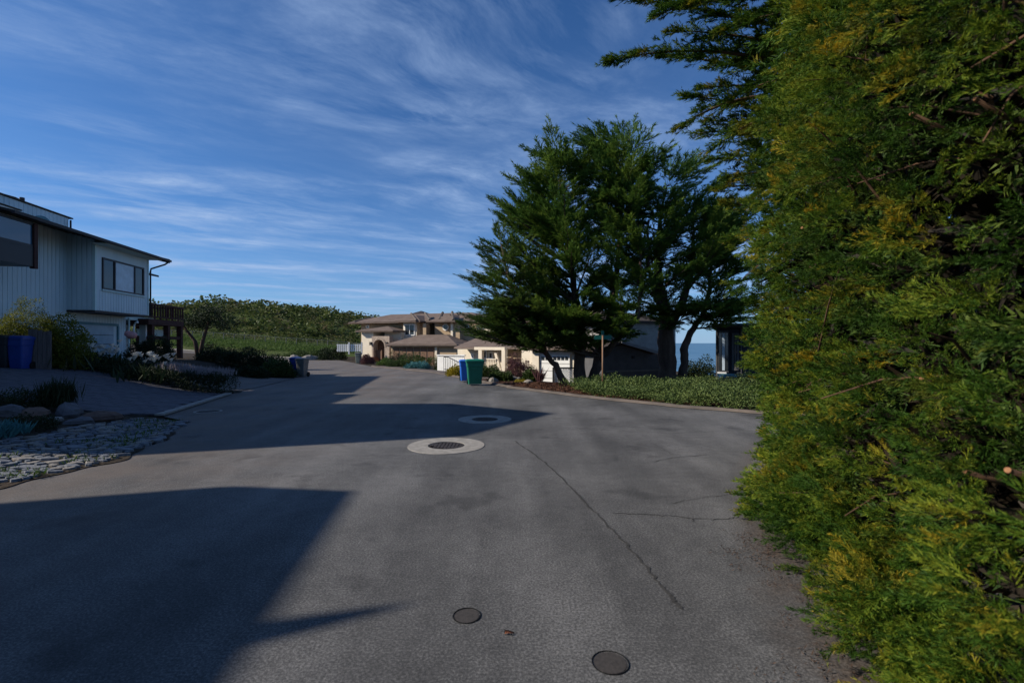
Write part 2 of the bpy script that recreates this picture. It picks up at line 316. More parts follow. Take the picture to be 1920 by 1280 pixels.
# ------------------------------------------------------------------ terrain
YL = [-14, 4, 5.6, 7.0, 8.8, 10.7, 11.6, 16.4, 20, 24.8, 34, 50, 58, 64, 68, 72]
XL = [-6.8, -6.7, -6.4, -5.9, -6.4, -7.3, -8.4, -9.8, -10.3, -11.2, -15, -25, -33, -46, -70, -120]
YR = [-14, 3.9, 8, 11.9, 13, 15.3, 18.7, 24, 29.4, 38.7, 50, 63, 70, 75, 78, 80]
XR = [42, 40, 14, 6.2, 4.7, 2.5, 0, -2.3, -4.6, -11, -16.5, -23, -31, -46, -70, -120]
def xl(y): return np.interp(y, YL, XL)
def xr(y): return np.interp(y, YR, XR)
def zg(x, y):
    x = np.asarray(x, float); y = np.asarray(y, float)
    z = -.009*np.clip(y-20, 0, 50)
    z = z+.95*sstep(0, 7.5, xl(y)-x)*np.where(y < 66, 1, 0)
    v = x-xr(y); near = np.where(y < 74, 1, 0)
    z = z-np.interp(y, [20, 28, 36, 48, 100], [0, 1.0, 1.0, .4, .4])*sstep(1.5, 8, v)*near
    z = z-16*sstep(28, 60, v)*np.where(y > 11, 1, 0)*sstep(-14, 10, x)
    # green slope and scrub-covered hill on the far side
    hx = np.exp(-((x+78)/47.0)**4*.7)
    z = z+(2.6*sstep(70, 88, y)+7.6*sstep(86, 128, y))*hx*(1+.05*np.sin(x*.16+1)+.07*np.sin(x*.33+y*.16)*np.sin(y*.21+1))
    z = z+.9*sstep(60, 72, y)*sstep(-38, -62, x)
    return z
def zf(x, y): return float(zg(x, y))
def G(x, y, dz=0.): return Vector((x, y, zf(x, y)+dz))
def grid_obj(name, xs, ys, zfun, m, parent=None):
    X, Y = np.meshgrid(xs, ys); Z = zfun(X, Y); nx, ny = len(xs), len(ys)
    v = np.stack([X, Y, Z], -1).reshape(-1, 3)
    i = np.arange(nx-1)[None, :]+nx*np.arange(ny-1)[:, None]; i = i.ravel()
    q = np.stack([i, i+1, i+1+nx, i+nx], 1)
    o = np_mesh(name, v, q, m, parent=parent); o.data.polygons.foreach_set('use_smooth', [True]*len(q)); return o
xs = np.unique(np.concatenate([np.linspace(-260, -60, 60), np.arange(-60, 40, .5), np.linspace(40, 120, 40)]))
ys = np.unique(np.concatenate([np.arange(-16, 62, .5), np.arange(62, 160, 1.5), np.linspace(160, 300, 25)]))
def zter(X, Y):
    inroad = (X > xl(Y)-.2) & (X < xr(Y)+.3)
    return zg(X, Y)-np.where(inroad, .06, 0)
ground = stru(grid_obj('ground', xs, ys, zter, M_soil))
stru(grid_obj('sea', np.array([-1500, -200, 0, 30, 100, 1000, 40000.]), np.array([-500, 0, 60, 500, 3000, 12000, 45000.]), lambda X, Y: X*0-13.5, M_sea))
def strip_obj(name, ys, fa, fb, n, dz, m, parent=None, lift=None):
    vs = []; t = np.linspace(0, 1, n)
    for y in ys:
        a, b = fa(y), fb(y); x = a+(b-a)*t; vs.append(np.stack([x, np.full(n, y), zg(x, y)+dz+(0 if lift is None else lift(t))], -1))
    v = np.concatenate(vs); ny = len(ys)
    i = (np.arange(n-1)[None, :]+n*np.arange(ny-1)[:, None]).ravel(); q = np.stack([i, i+1, i+1+n, i+n], 1)
    o = np_mesh(name, v, q, m, parent=parent); o.data.polygons.foreach_set('use_smooth', [True]*len(q)); return o
wob = lambda y, s: .07*np.sin(y*2.3+s)+.05*np.sin(y*5.1+2*s)
road = stru(strip_obj('road', np.unique(np.concatenate([np.arange(-14, 30, .25), np.arange(30, 79.6, .5)])), lambda y: xl(y)+wob(y, 1), lambda y: xr(y), 60, .0, M_asph))
# green slope beyond the bend, lighter than the soil
lawn = stru(grid_obj('grass_slope', np.arange(-130, -6, .8), np.arange(60, 140, .8), lambda X, Y: zg(X, Y)+.06-.6*(X < xr(Y)+1.0)-.6*(Y < 68)*(X > -24), M_lawn))
# pale edge of concrete along the right side and the driveway aprons
kerb = stru(strip_obj('kerb_strip', np.arange(11.0, 40, .2), lambda y: xr(y)-.12+wob(y*2, 1)*.6, lambda y: xr(y)+.18+wob(y*3, 2), 4, .014, M_concd, lift=lambda t: .07*np.sin(np.pi*t)**.5))
apron = stru(strip_obj('pavement', np.arange(20.2, 40, .3), lambda y: xr(y)+.33, lambda y: xr(y)+.33+1.5*sstep(20, 23, y), 4, .03, M_concd))
mulch = stru(strip_obj('mulch_bed', np.arange(13.5, 24, .25), lambda y: xr(y)+.33, lambda y: xr(y)+6+wob(y, 3), 10, .035, M_mulch))
kerb2 = stru(strip_obj('far_kerb', np.arange(63, 79.4, .3), lambda y: xr(y), lambda y: xr(y)+1.2, 3, .06, M_conc, lift=lambda t: .1*(t > .2)))
kerb3 = stru(strip_obj('left_kerb', np.arange(17.0, 19.3, .2), lambda y: xl(y)-2.6, lambda y: xl(y)+.1, 5, .02, M_concd))
kerb4 = stru(strip_obj('far_left_kerb', np.arange(58, 71, .2), lambda y: xl(y)-1.5, lambda y: xl(y), 3, .05, M_conc, lift=lambda t: .08*(t < .8)))
near_drive = stru(strip_obj('neighbour_driveway', np.arange(18.4, 24.4, .3), lambda y: xl(y)-7, lambda y: xl(y)+.15, 10, .02, M_asph))

# pavers of the left driveway
def inpoly(x, y, poly):
    c = False; j = len(poly)-1
    for i in range(len(poly)):
        (xi, yi), (xj, yj) = poly[i], poly[j]
        if (yi > y) != (yj > y) and x < (xj-xi)*(y-yi)/(yj-yi)+xi: c = not c
        j = i
    return c
DRV = [(-8.55, 11.6), (-9.75, 16.3), (-14, 17.4), (-18.3, 18.0), (-20, 12), (-14, 11.2), (-10.5, 11.0)]
drive = MB()
bed = [G(x, y, .015) for x, y in [(-8.5, 11.55), (-9.72, 16.35), (-14, 17.45), (-18.4, 18.1), (-20, 12), (-14, 11.15), (-10.5, 10.95)]]
driveway = stru(strip_obj('driveway', np.arange(10.95, 18.1, .25), lambda y: -20, lambda y: np.interp(y, [10.95, 11.55, 16.35, 17.5, 18.1], [-10.5, -8.5, -9.75, -14.3, -18.3]), 40, .012, M_soil))
cells = []
for i in range(-60, 60):
    for j in range(-60, 60):
        a, b = (i+.5*(j % 2))*.42, j*.28
        x = -14+a*.985-b*.17; y = 14+a*.17+b*.985
        if inpoly(x, y, DRV): cells.append((x, y))
cells.sort(key=lambda c: c[0]**2+c[1]**2)
def paver_geo(mb, x, y):
    e1 = Vector((.985, .17, 0))*.205; e2 = Vector((-.17, .985, 0))*.135; c = Vector((x, y, 0)); dz = random.uniform(-.004, .004)
    top = [G(*(c+s*e1+t*e2).xy, .045+dz) for s, t in ((-.97, -.97), (.97, -.97), (.97, .97), (-.97, .97))]
    low = [p+Vector((0, 0, -.04)) for p in top]
    mb.add(top+low, [(0, 1, 2, 3), (4, 5, 1, 0), (5, 6, 2, 1), (6, 7, 3, 2), (7, 4, 0, 3)])
far = MB()
for k, (x, y) in enumerate(cells):
    if k < 290:
        m = MB(); paver_geo(m, x, y); m.build('paver', M_paver, driveway)
    else: paver_geo(far, x, y)
stuff(far.build('paver_field', M_paver, driveway))
edge = MB()
for k in range(12):
    p, q = Vector((-8.5, 11.5)).lerp(Vector((-9.72, 16.4)), k/12), Vector((-8.5, 11.5)).lerp(Vector((-9.72, 16.4)), (k+.97)/12)
    a, b = G(p.x, p.y, .02), G(q.x, q.y, .02); s = Vector((.2, .03, 0)); edge.obox(a, b-a, s, (0, 0, .045))
edge.build('driveway_edging', M_conc, driveway)

# rough flagstones along the left verge
SPOLY = [(-6.75, 4.6), (-6.3, 5.9), (-5.95, 7.0), (-6.35, 8.7), (-7.15, 10.6), (-8.35, 10.9), (-8.35, 9.2), (-8.1, 8.2), (-8.6, 6.8), (-8.6, 4.6)]
bedS = stru(strip_obj('stone_verge', np.arange(4.6, 10.9, .1), lambda y: -8.7, lambda y: xl(y)+.10+wob(y*1.7, 4), 12, .012, M_soil))
protos = []
for k in range(10):
    n = random.randint(6, 8); a0 = random.random()*6; pts = []
    for i in range(n):
        a = a0+2*math.pi*i/n; r = random.uniform(.72, 1.0); pts.append((r*math.cos(a)*random.uniform(.85, 1), r*math.sin(a)*.72, 0))
    m = MB(); h = .16
    low = [(x, y, -.25) for x, y, _ in pts]; mid = [(x, y, h*.75+random.uniform(-.04, .04)) for x, y, _ in pts]; top = [(x*.86, y*.86, h+random.uniform(-.05, .05)) for x, y, _ in pts]
    m.add(low+mid+top+[(0, 0, h)], [(i, (i+1) % n, n+(i+1) % n, n+i) for i in range(n)]+[(n+i, n+(i+1) % n, 2*n+(i+1) % n, 2*n+i) for i in range(n)]+[(2*n+i, 2*n+(i+1) % n, 3*n) for i in range(n)])
    me = bpy.data.meshes.new('stone'); me.from_pydata(m.v, [], m.f); me.update(); me.materials.append(M_stone if k % 3 else M_stone2); protos.append(me)
pts = []; tries = 0
while len(pts) < 298 and tries < 30000:
    tries += 1
    x, y = random.uniform(-8.6, -5.8), random.uniform(4.6, 10.9); r = random.choice((.08, .10, .13, .16, .19))
    if not inpoly(x, y, SPOLY): continue
    if all((x-a)**2+((y-b)*1.25)**2 > (.80*(r+c))**2 for a, b, c in pts): pts.append((x, y, r))
for x, y, r in pts:
    o = bpy.data.objects.new('stone', random.choice(protos)); COL.objects.link(o); o.parent = bedS
    o.location = G(x, y, .02); o.scale = (r*random.uniform(1.0, 1.45), r*random.uniform(.75, 1.0), random.uniform(.10, .20)); o.rotation_euler = (random.uniform(-.12, .12), random.uniform(-.12, .12), random.uniform(-.4, .8)+(3.14 if random.random() < .5 else 0))

fill = MB(); n_ = 0
for _ in range(9000):
    x, y = random.uniform(-8.6, -5.75), random.uniform(4.6, 10.9); r = random.uniform(.03, .065)
    if n_ > 420 or not inpoly(x, y, SPOLY) or any((x-a)**2+((y-b)*1.2)**2 < (.85*c+r*.5)**2 for a, b, c in pts): continue
    pts.append((x, y, r)); n_ += 1; a0 = random.random()*6; q = 6; h = random.uniform(.02, .04); g = G(x, y, .01)
    lo = [g+Vector((r*1.3*math.cos(a0+i*6.283/q), r*math.sin(a0+i*6.283/q), -.03)) for i in range(q)]; hi = [g+Vector((r*1.05*math.cos(a0+i*6.283/q), r*.8*math.sin(a0+i*6.283/q), h)) for i in range(q)]
    fill.add(lo+hi, [(i, (i+1) % q, q+(i+1) % q, q+i) for i in range(q)]+[tuple(range(q, 2*q))])
stuff(fill.build('small_stones', M_stone, bedS))
# ironwork and marks in the road
def onroad(px, py):
    Y = CAMH*F/(py-HZ); x = (px-960)*Y/F
    for _ in range(4): Y = (CAMH-zf(x, Y))*F/(py-HZ); x = (px-960)*Y/F
    return x, Y
def manhole(px, py, r, rl, label, ringm):
    x, y = onroad(px, py); t = thing('manhole', label, 'manhole', (x, y, zf(x, y)))
    MB().ring((0, 0, -.03), rl+.004, r, .038).build('collar', ringm, t)
    c = MB().disc((0, 0, -.03), rl, .030, 40)
    c.build('cover', M_iron, t)
    kn = MB()
    for i in range(-4, 5):
        for j in range(-4, 5):
            if i*i+j*j < 17: kn.box(i*rl*.2-.022, i*rl*.2+.022, j*rl*.2-.022, j*rl*.2+.022, 0.001, .006)
    stuff(kn.build('cover_tread', M_iron, t)); return t
manhole(837, 835, .66, .30, 'manhole with wide sunlit pale concrete collar, nearest in the road', M_conc)
manhole(909, 786, .62, .29, 'manhole with concrete collar lying in the tip of the roof shadow', M_conc)
manhole(390, 771, .33, .26, 'small manhole ring in deep shade near the paved driveway', M_conc)
for px, py, r, lb in ((875, 1154, .095, 'small round valve cover in asphalt left of a dead leaf'), (1144, 1242, .108, 'small round valve cover with thick dark rim, nearest to the hedge')):
    x, y = onroad(px, py); t = thing('valve_cover', lb, 'valve cover', (x, y, zf(x, y)), random.random())
    MB().ring((0, 0, -.02), r*.84, r, .026, 32).build('rim', M_rubber, t); MB().disc((0, 0, -.02), r*.83, .0225, 32).build('lid', M_lid, t)
x, y = onroad(955, 1188); lf = MB()
for i in range(5):
    a = i/5; lf.add([(x-.03+.012*i, y-.012*math.sin(a*3)-.008, .006+.012*math.sin(a*3)), (x-.018+.012*i, y-.012*math.sin(a*3+.6)-.008, .006+.012*math.sin(a*3+.6)), (x-.018+.012*i, y+.018*math.cos(a*2), .012), (x-.03+.012*i, y+.018*math.cos(a*2), .02)], [(0, 1, 2, 3)])
leaf_o = tag(lf.build('dead_leaf', M_rust), 'small curled red-brown dead leaf lying on the asphalt', 'leaf')
def crack(pix, w0, seed, sub=9):
    rr = random.Random(seed); pts = [Vector(onroad(*p)) for p in pix]; line = []
    for a, b in zip(pts, pts[1:]):
        d = b-a; nrm = Vector((-d.y, d.x)).normalized()
        for i in range(sub): line.append(a+d*(i/sub)+nrm*rr.gauss(0, .010)*(1 if i else .4))
    line.append(pts[-1]); m = MB(); vs = []
    for i, p in enumerate(line):
        d = (line[min(i+1, len(line)-1)]-line[max(i-1, 0)]).normalized(); nrm = Vector((-d.y, d.x)); ww = w0*rr.uniform(.4, 1)*(.25 if i in (0, len(line)-1) else 1)
        for s in (-1, 1): q = p+nrm*ww*s; vs.append((q.x, q.y, zf(q.x, q.y)+.004))
    m.add(vs, [(2*i, 2*i+1, 2*i+3, 2*i+2) for i in range(len(line)-1)]); return m.build('crack', M_tar, road)
crack([(964, 826), (1003, 852), (1050, 893), (1100, 945), (1160, 1005), (1210, 1060), (1255, 1115), (1280, 1142)], .017, 1, 12)
crack([(1148, 962), (1200, 963), (1262, 967), (1302, 972), (1360, 973), (1392, 966)], .007, 2)
crack([(1430, 980), (1462, 976)], .008, 3); crack([(1255, 945), (1300, 935), (1345, 930), (1400, 922), (1430, 915)], .005, 4)
crack([(1302, 972), (1298, 978)], .009, 5, 3); crack([(1222, 866), (1260, 858), (1330, 852)], .009, 6); crack([(1190, 832), (1240, 840), (1262, 852)], .008, 7)
crack([(560, 800), (640, 790), (720, 788)], .008, 8); crack([(1010, 800), (1120, 806), (1260, 812), (1400, 806)], .006, 9)

# ------------------------------------------------------------------ foliage tools
def kite(b, d, l, wd, nrm):
    s = np.cross(d, nrm); s = s/(np.linalg.norm(s)+1e-9)
    return [b, b+d*l*.45+s*wd, b+d*l, b+d*l*.45-s*wd]
def spike(b, d, l, wd, nrm):
    s = np.cross(d, nrm); s = s/(np.linalg.norm(s)+1e-9)
    return [b+s*wd, b-s*wd, b+d*l]
def plume(nsub, nleaf, seed, flat=.5, reach=.42, leaf=.12, wd=.016, droop=0.0):
    """a feathery branch along +X, length 1: side twigs carrying slender scale-leaf shoots (triangles)"""
    r = np.random.default_rng(seed); V = []
    for i in range(nsub):
        t = .02+.98*r.random()**.8; base = np.array([t, 0, .06*math.sin(t*3)-droop*t*t])
        phi = r.random()*2*math.pi; c = np.array([0, math.cos(phi), math.sin(phi)*(1-flat)]); c /= np.linalg.norm(c)+1e-9
        a = R(r.uniform(18, 46)); d = np.array([math.cos(a), 0, 0])+c*math.sin(a); d[2] += .10; d /= np.linalg.norm(d)
        l = (reach*(1-t)**.8+.09)*r.uniform(.6, 1.1)
        V += spike(base, d, l, wd*.8, r.normal(size=3))
        for k in range(nleaf):
            u = .08+.92*(k+r.random())/nleaf; q = r.normal(size=3); d2 = d*.95+(q/np.linalg.norm(q))*.62; d2 /= np.linalg.norm(d2)
            V += spike(base+d*l*u, d2, leaf*r.uniform(.6, 1.25)*(1.1-.35*u), wd*r.uniform(.7, 1.2), r.normal(size=3))
    return np.array(V, np.float32)
def leafball(n, seed, leaf=.22, wd=.07, up=.4, rad=.5):
    """a tuft of broad leaves round the origin"""
    r = np.random.default_rng(seed); V = []
    for i in range(n):
        d = r.normal(size=3); d /= np.linalg.norm(d); b = d*rad*r.random()**.4; d2 = d+np.array([0, 0, up])+r.normal(size=3)*.4; d2 /= np.linalg.norm(d2)
        V += kite(b, d2, leaf*r.uniform(.6, 1.2), wd, r.normal(size=3))
    return np.array(V, np.float32)
def blades(n, seed, h=1., wd=.02, lean=.35, foot=.15):
    r = np.random.default_rng(seed); V = []
    for i in range(n):
        b = np.array([r.normal()*foot, r.normal()*foot, 0]); d = np.array([r.normal()*lean, r.normal()*lean, 1.]); d /= np.linalg.norm(d)
        V += kite(b, d, h*r.uniform(.6, 1.1), wd, r.normal(size=3))
    return np.array(V, np.float32)
def frames(dirs, rng, roll=.5):
    """3x3 matrices whose X axis is dirs; Z near world up with random roll"""
    d = dirs/np.linalg.norm(dirs, axis=1, keepdims=True); up = np.tile([0, 0, 1.], (len(d), 1))+rng.normal(size=d.shape)*roll
    y = np.cross(up, d); y /= np.linalg.norm(y, axis=1, keepdims=True)+1e-9; z = np.cross(d, y)
    return np.stack([d, y, z], -1)
def scatter(name, protos, pos, mats, scale, mat_, rng, parent=None, tint=None, k_=4):
    n = len(pos); pick = rng.integers(len(protos), size=n); vs = []; ts = []
    for k, pr in enumerate(protos):
        ii = np.where(pick == k)[0]
        if not len(ii): continue
        v = np.einsum('nij,mj->nmi', mats[ii]*scale[ii][:, None, None] if scale.ndim == 1 else mats[ii]*scale[ii][:, None, :], pr)+pos[ii][:, None, :]
        vs.append(v.reshape(-1, 3)); nq = len(pr)//k_
        t = (rng.random(len(ii)) if tint is None else tint[ii])[:, None]*.6+rng.random((len(ii), nq))*.4
        ts.append(t.ravel())
    v = np.concatenate(vs); q = np.arange(len(v), dtype=np.int32).reshape(-1, k_)
    return np_mesh(name, v, q, mat_, np.concatenate(ts), parent)
PL = [plume(15, 3, s, .35, .44, .26, .030) for s in range(7)]
PLF = [plume(12, 5, s+20, .10, .55, .26, .026) for s in range(7)]
PLN = [plume(15, 6, s+60, .10, .55, .20, .017) for s in range(7)]
PLD = [plume(20, 6, s+30, .2, .5, .12, .016) for s in range(4)]
LB = [leafball(34, s+40) for s in range(4)]
LS = [leafball(26, s+50, .16, .05, .8, .42) for s in range(4)]
def rz_mats(n, rng):
    a = rng.random(n)*6.283; c, s, z, o = np.cos(a), np.sin(a), np.zeros(n), np.ones(n)
    return np.stack([np.stack([c, -s, z], -1), np.stack([s, c, z], -1), np.stack([z, z, o], -1)], -2)

# ------------------------------------------------------------------ the three Monterey cypresses
def cypress(label, base, stems, blobs, m_leaf, seed, plen=1.25, per=7, root=None):
    """stems: polylines (list of (point, radius)); blobs: (centre, radii, limbs)"""
    rng = np.random.default_rng(seed); base = Vector(base)
    t = thing('cypress_tree', label, 'tree', base)
    sp = []
    for st in stems:
        m = MB(); pts = [Vector(p)-base for p, r in st]; rad = [r for p, r in st]
        fine, fr = [], []
        for i in range(len(pts)-1):
            for k in range(4):
                f = k/4; fine.append(pts[i].lerp(pts[i+1], f)+Vector(rng.normal(size=3))*.03); fr.append((rad[i]*(1-f)+rad[i+1]*f)*rng.uniform(.92, 1.1))
        fine.append(pts[-1]); fr.append(rad[-1]); m.tube(fine, fr, 10); m.build('trunk', M_bark, t, True)
        sp += [(np.array(p), r) for p, r in zip(fine, fr)]
    S = np.array([p for p, r in sp]); SR = np.array([r for p, r in sp])
    hub = np.array(Vector(root or base)-base)
    br = MB(); pos, dirs, sc, tn = [], [], [], []
    for c, rad, n in blobs:
        c = np.array(Vector(c)-base)
        for i in range(n):
            q = rng.normal(size=3); q /= np.linalg.norm(q); outer = rng.random() < .62
            e = c+q*np.array(rad)*(rng.uniform(.85, 1.34) if outer else .25+.6*rng.random())
            hd = np.linalg.norm(S[:, :2]-e[:2], axis=1); rise = math.tan(R(rng.uniform(0, 16) if e[2] < hub[2]+1.2 else rng.uniform(12, 40)))
            cost = np.abs(S[:, 2]-(e[2]-hd*rise))+.35*hd+rng.random(len(S))*.5; k = int(np.argmin(cost)); a = S[k]
            v = e-a; ln = np.linalg.norm(v)+1e-6; hz = np.array([v[0], v[1], 0])/(np.linalg.norm(v[:2])+1e-6)
            mid = (a+e)/2+np.array([0, 0, -.05*ln])+rng.normal(size=3)*.05*ln
            path = [(1-u)**2*a+2*u*(1-u)*mid+u*u*e for u in np.linspace(0, 1, 7)]; r0 = min(SR[k]*.45, .025+.014*ln)
            br.tube(path, [r0*(1-.85*u) for u in np.linspace(0, 1, 7)], 5, False)
            leafy = min(ln*.85, rng.uniform(1.6, 3.0)); m = max(7, int(11*leafy)); tb_ = rng.random()
            side = np.cross(v/ln, [0, 0, 1.]); side /= np.linalg.norm(side)+1e-6
            for j in range(m):
                w_ = (j+rng.random())/m; u = 1-w_*leafy/ln; p = (1-u)**2*a+2*u*(1-u)*mid+u*u*e
                tg = 2*(1-u)*(mid-a)+2*u*(e-mid); tg /= np.linalg.norm(tg)+1e-6
                sg = (1 if j % 2 else -1)*min(1, .25+1.1*w_)*rng.uniform(.5, 1.1)
                pos.append(p+rng.normal(size=3)*.04); dirs.append(tg+side*sg*.62+np.array([0, 0, .13*rng.normal()+.10])); sc.append(plen*(.24+.42*min(1, w_*1.7))*rng.uniform(.8, 1.2)); tn.append(np.clip(tb_*.7+rng.random()*.3, 0, 1))
            pos.append(path[-2]); dirs.append(path[-1]-path[-2]+np.array([0, 0, .1*ln/6])); sc.append(plen*.62); tn.append(tb_)
    stuff(br.build('branch', M_bark, t, True))
    sc = np.array(sc); S3 = np.stack([sc*1.08, sc*.90, sc*.40], -1)
    scatter('crown', PL, np.array(pos), frames(np.array(dirs), rng, .35), S3, m_leaf, rng, t, np.array(tn), 3)
    return t
YA, YB, YC = 21.0, 22.0, 20.0
def pp(px, py, Y, dy=0.): v = P(px, py, Y); v.y += dy; return v
cypress('tall cypress with paired rough trunks standing behind the street sign', G(*P(1100, 720, YA).xy),
    [[(G(*P(1087, 720, YA).xy, -.1), .30), (pp(1085, 690, YA), .25), (pp(1093, 645, YA), .22), (pp(1085, 590, YA, .3), .18), (pp(1075, 520, YA, .2), .13), (pp(1060, 430, YA), .08), (pp(1050, 340, YA), .03)],
     [(G(*P(1112, 720, YA).xy, -.1), .27), (pp(1116, 690, YA), .22), (pp(1128, 645, YA, .3), .19), (pp(1150, 590, YA, .5), .16), (pp(1160, 500, YA, .3), .12), (pp(1165, 400, YA), .08), (pp(1180, 290, YA), .03)],
     [(pp(1120, 680, YA, .2), .16), (pp(1150, 640, YA, -.4), .13), (pp(1185, 600, YA, -.8), .10), (pp(1195, 520, YA, -.8), .06), (pp(1190, 430, YA, -.6), .03)]],
    [(pp(1095, 400, YA), (3.1, 2.6, 2.9), 84), (pp(1015, 350, YA), (1.4, 1.6, 1.6), 40), (pp(1150, 310, YA), (1.3, 1.5, 1.2), 26), (pp(1035, 470, YA, -.4), (2.8, 2.3, 2.2), 60), (pp(1180, 335, YA), (1.7, 1.8, 2.1), 46), (pp(1045, 595, YA, -.8), (2.2, 1.8, .8), 40), (pp(1160, 560, YA, -.8), (1.6, 1.6, 1.0), 30), (pp(1075, 625, YA, -1.0), (1.9, 1.2, .4), 30)],
    M_cyp, 11, 1.3, 7, pp(1110, 640, YA))
cypress('broad cypress with forked trunk rising from the ground cover', G(*P(1256, 716, YB).xy),
    [[(G(*P(1254, 716, YB).xy, -.1), .46), (pp(1252, 690, YB), .38), (pp(1248, 640, YB), .36), (pp(1248, 590, YB), .26), (pp(1238, 540, YB), .20), (pp(1230, 470, YB), .14), (pp(1240, 400, YB), .06), (pp(1250, 350, YB), .02)],
     [(G(*P(1276, 716, YB).xy, -.1), .24), (pp(1281, 690, YB), .19), (pp(1284, 655, YB), .17), (pp(1296, 622, YB, .1), .15), (pp(1318, 590, YB), .12), (pp(1330, 540, YB), .09), (pp(1340, 460, YB), .04)],
     [(pp(1250, 620, YB), .22), (pp(1275, 570, YB, -.3), .17), (pp(1290, 510, YB, -.4), .12), (pp(1300, 430, YB), .05), (pp(1300, 370, YB), .02)],
     [(pp(1249, 600, YB), .2), (pp(1222, 555, YB, -.6), .14), (pp(1205, 500, YB, -.8), .09), (pp(1210, 420, YB, -.6), .04)]],
    [(pp(1275, 405, YB), (2.5, 2.6, 2.5), 74), (pp(1325, 490, YB), (2.1, 2.2, 2.1), 48), (pp(1378, 420, YB), (1.1, 1.5, 1.9), 26), (pp(1235, 470, YB, -.5), (2.0, 2.0, 1.7), 34), (pp(1350, 580, YB, -.3), (1.5, 1.8, .75), 26), (pp(1235, 590, YB, -1.2), (1.7, 1.3, .6), 18)],
    M_cyp, 12, 1.3, 7, pp(1260, 610, YB))
cypress('small dark cypress on a thin trunk leaning left in front of the garage', G(*P(1062, 722, YC).xy),
    [[(G(*P(1062, 722, YC).xy, -.1), .17), (pp(1045, 693, YC), .13), (pp(1026, 664, YC), .11), (pp(1005, 640, YC), .10), (pp(975, 590, YC), .08), (pp(955, 530, YC), .06), (pp(940, 460, YC), .03)],
     [(pp(1022, 660, YC), .08), (pp(1010, 610, YC, .4), .07), (pp(990, 550, YC, .5), .04)]],
    [(pp(945, 530, YC), (1.35, 1.6, 1.9), 66), (pp(920, 596, YC, -.2), (1.5, 1.5, .65), 36), (pp(985, 605, YC, -.2), (1.5, 1.5, .9), 34), (pp(985, 634, YC, -.3), (1.7, 1.3, .35), 34)],
    M_cypd, 13, 1.0, 7, pp(985, 610, YC))

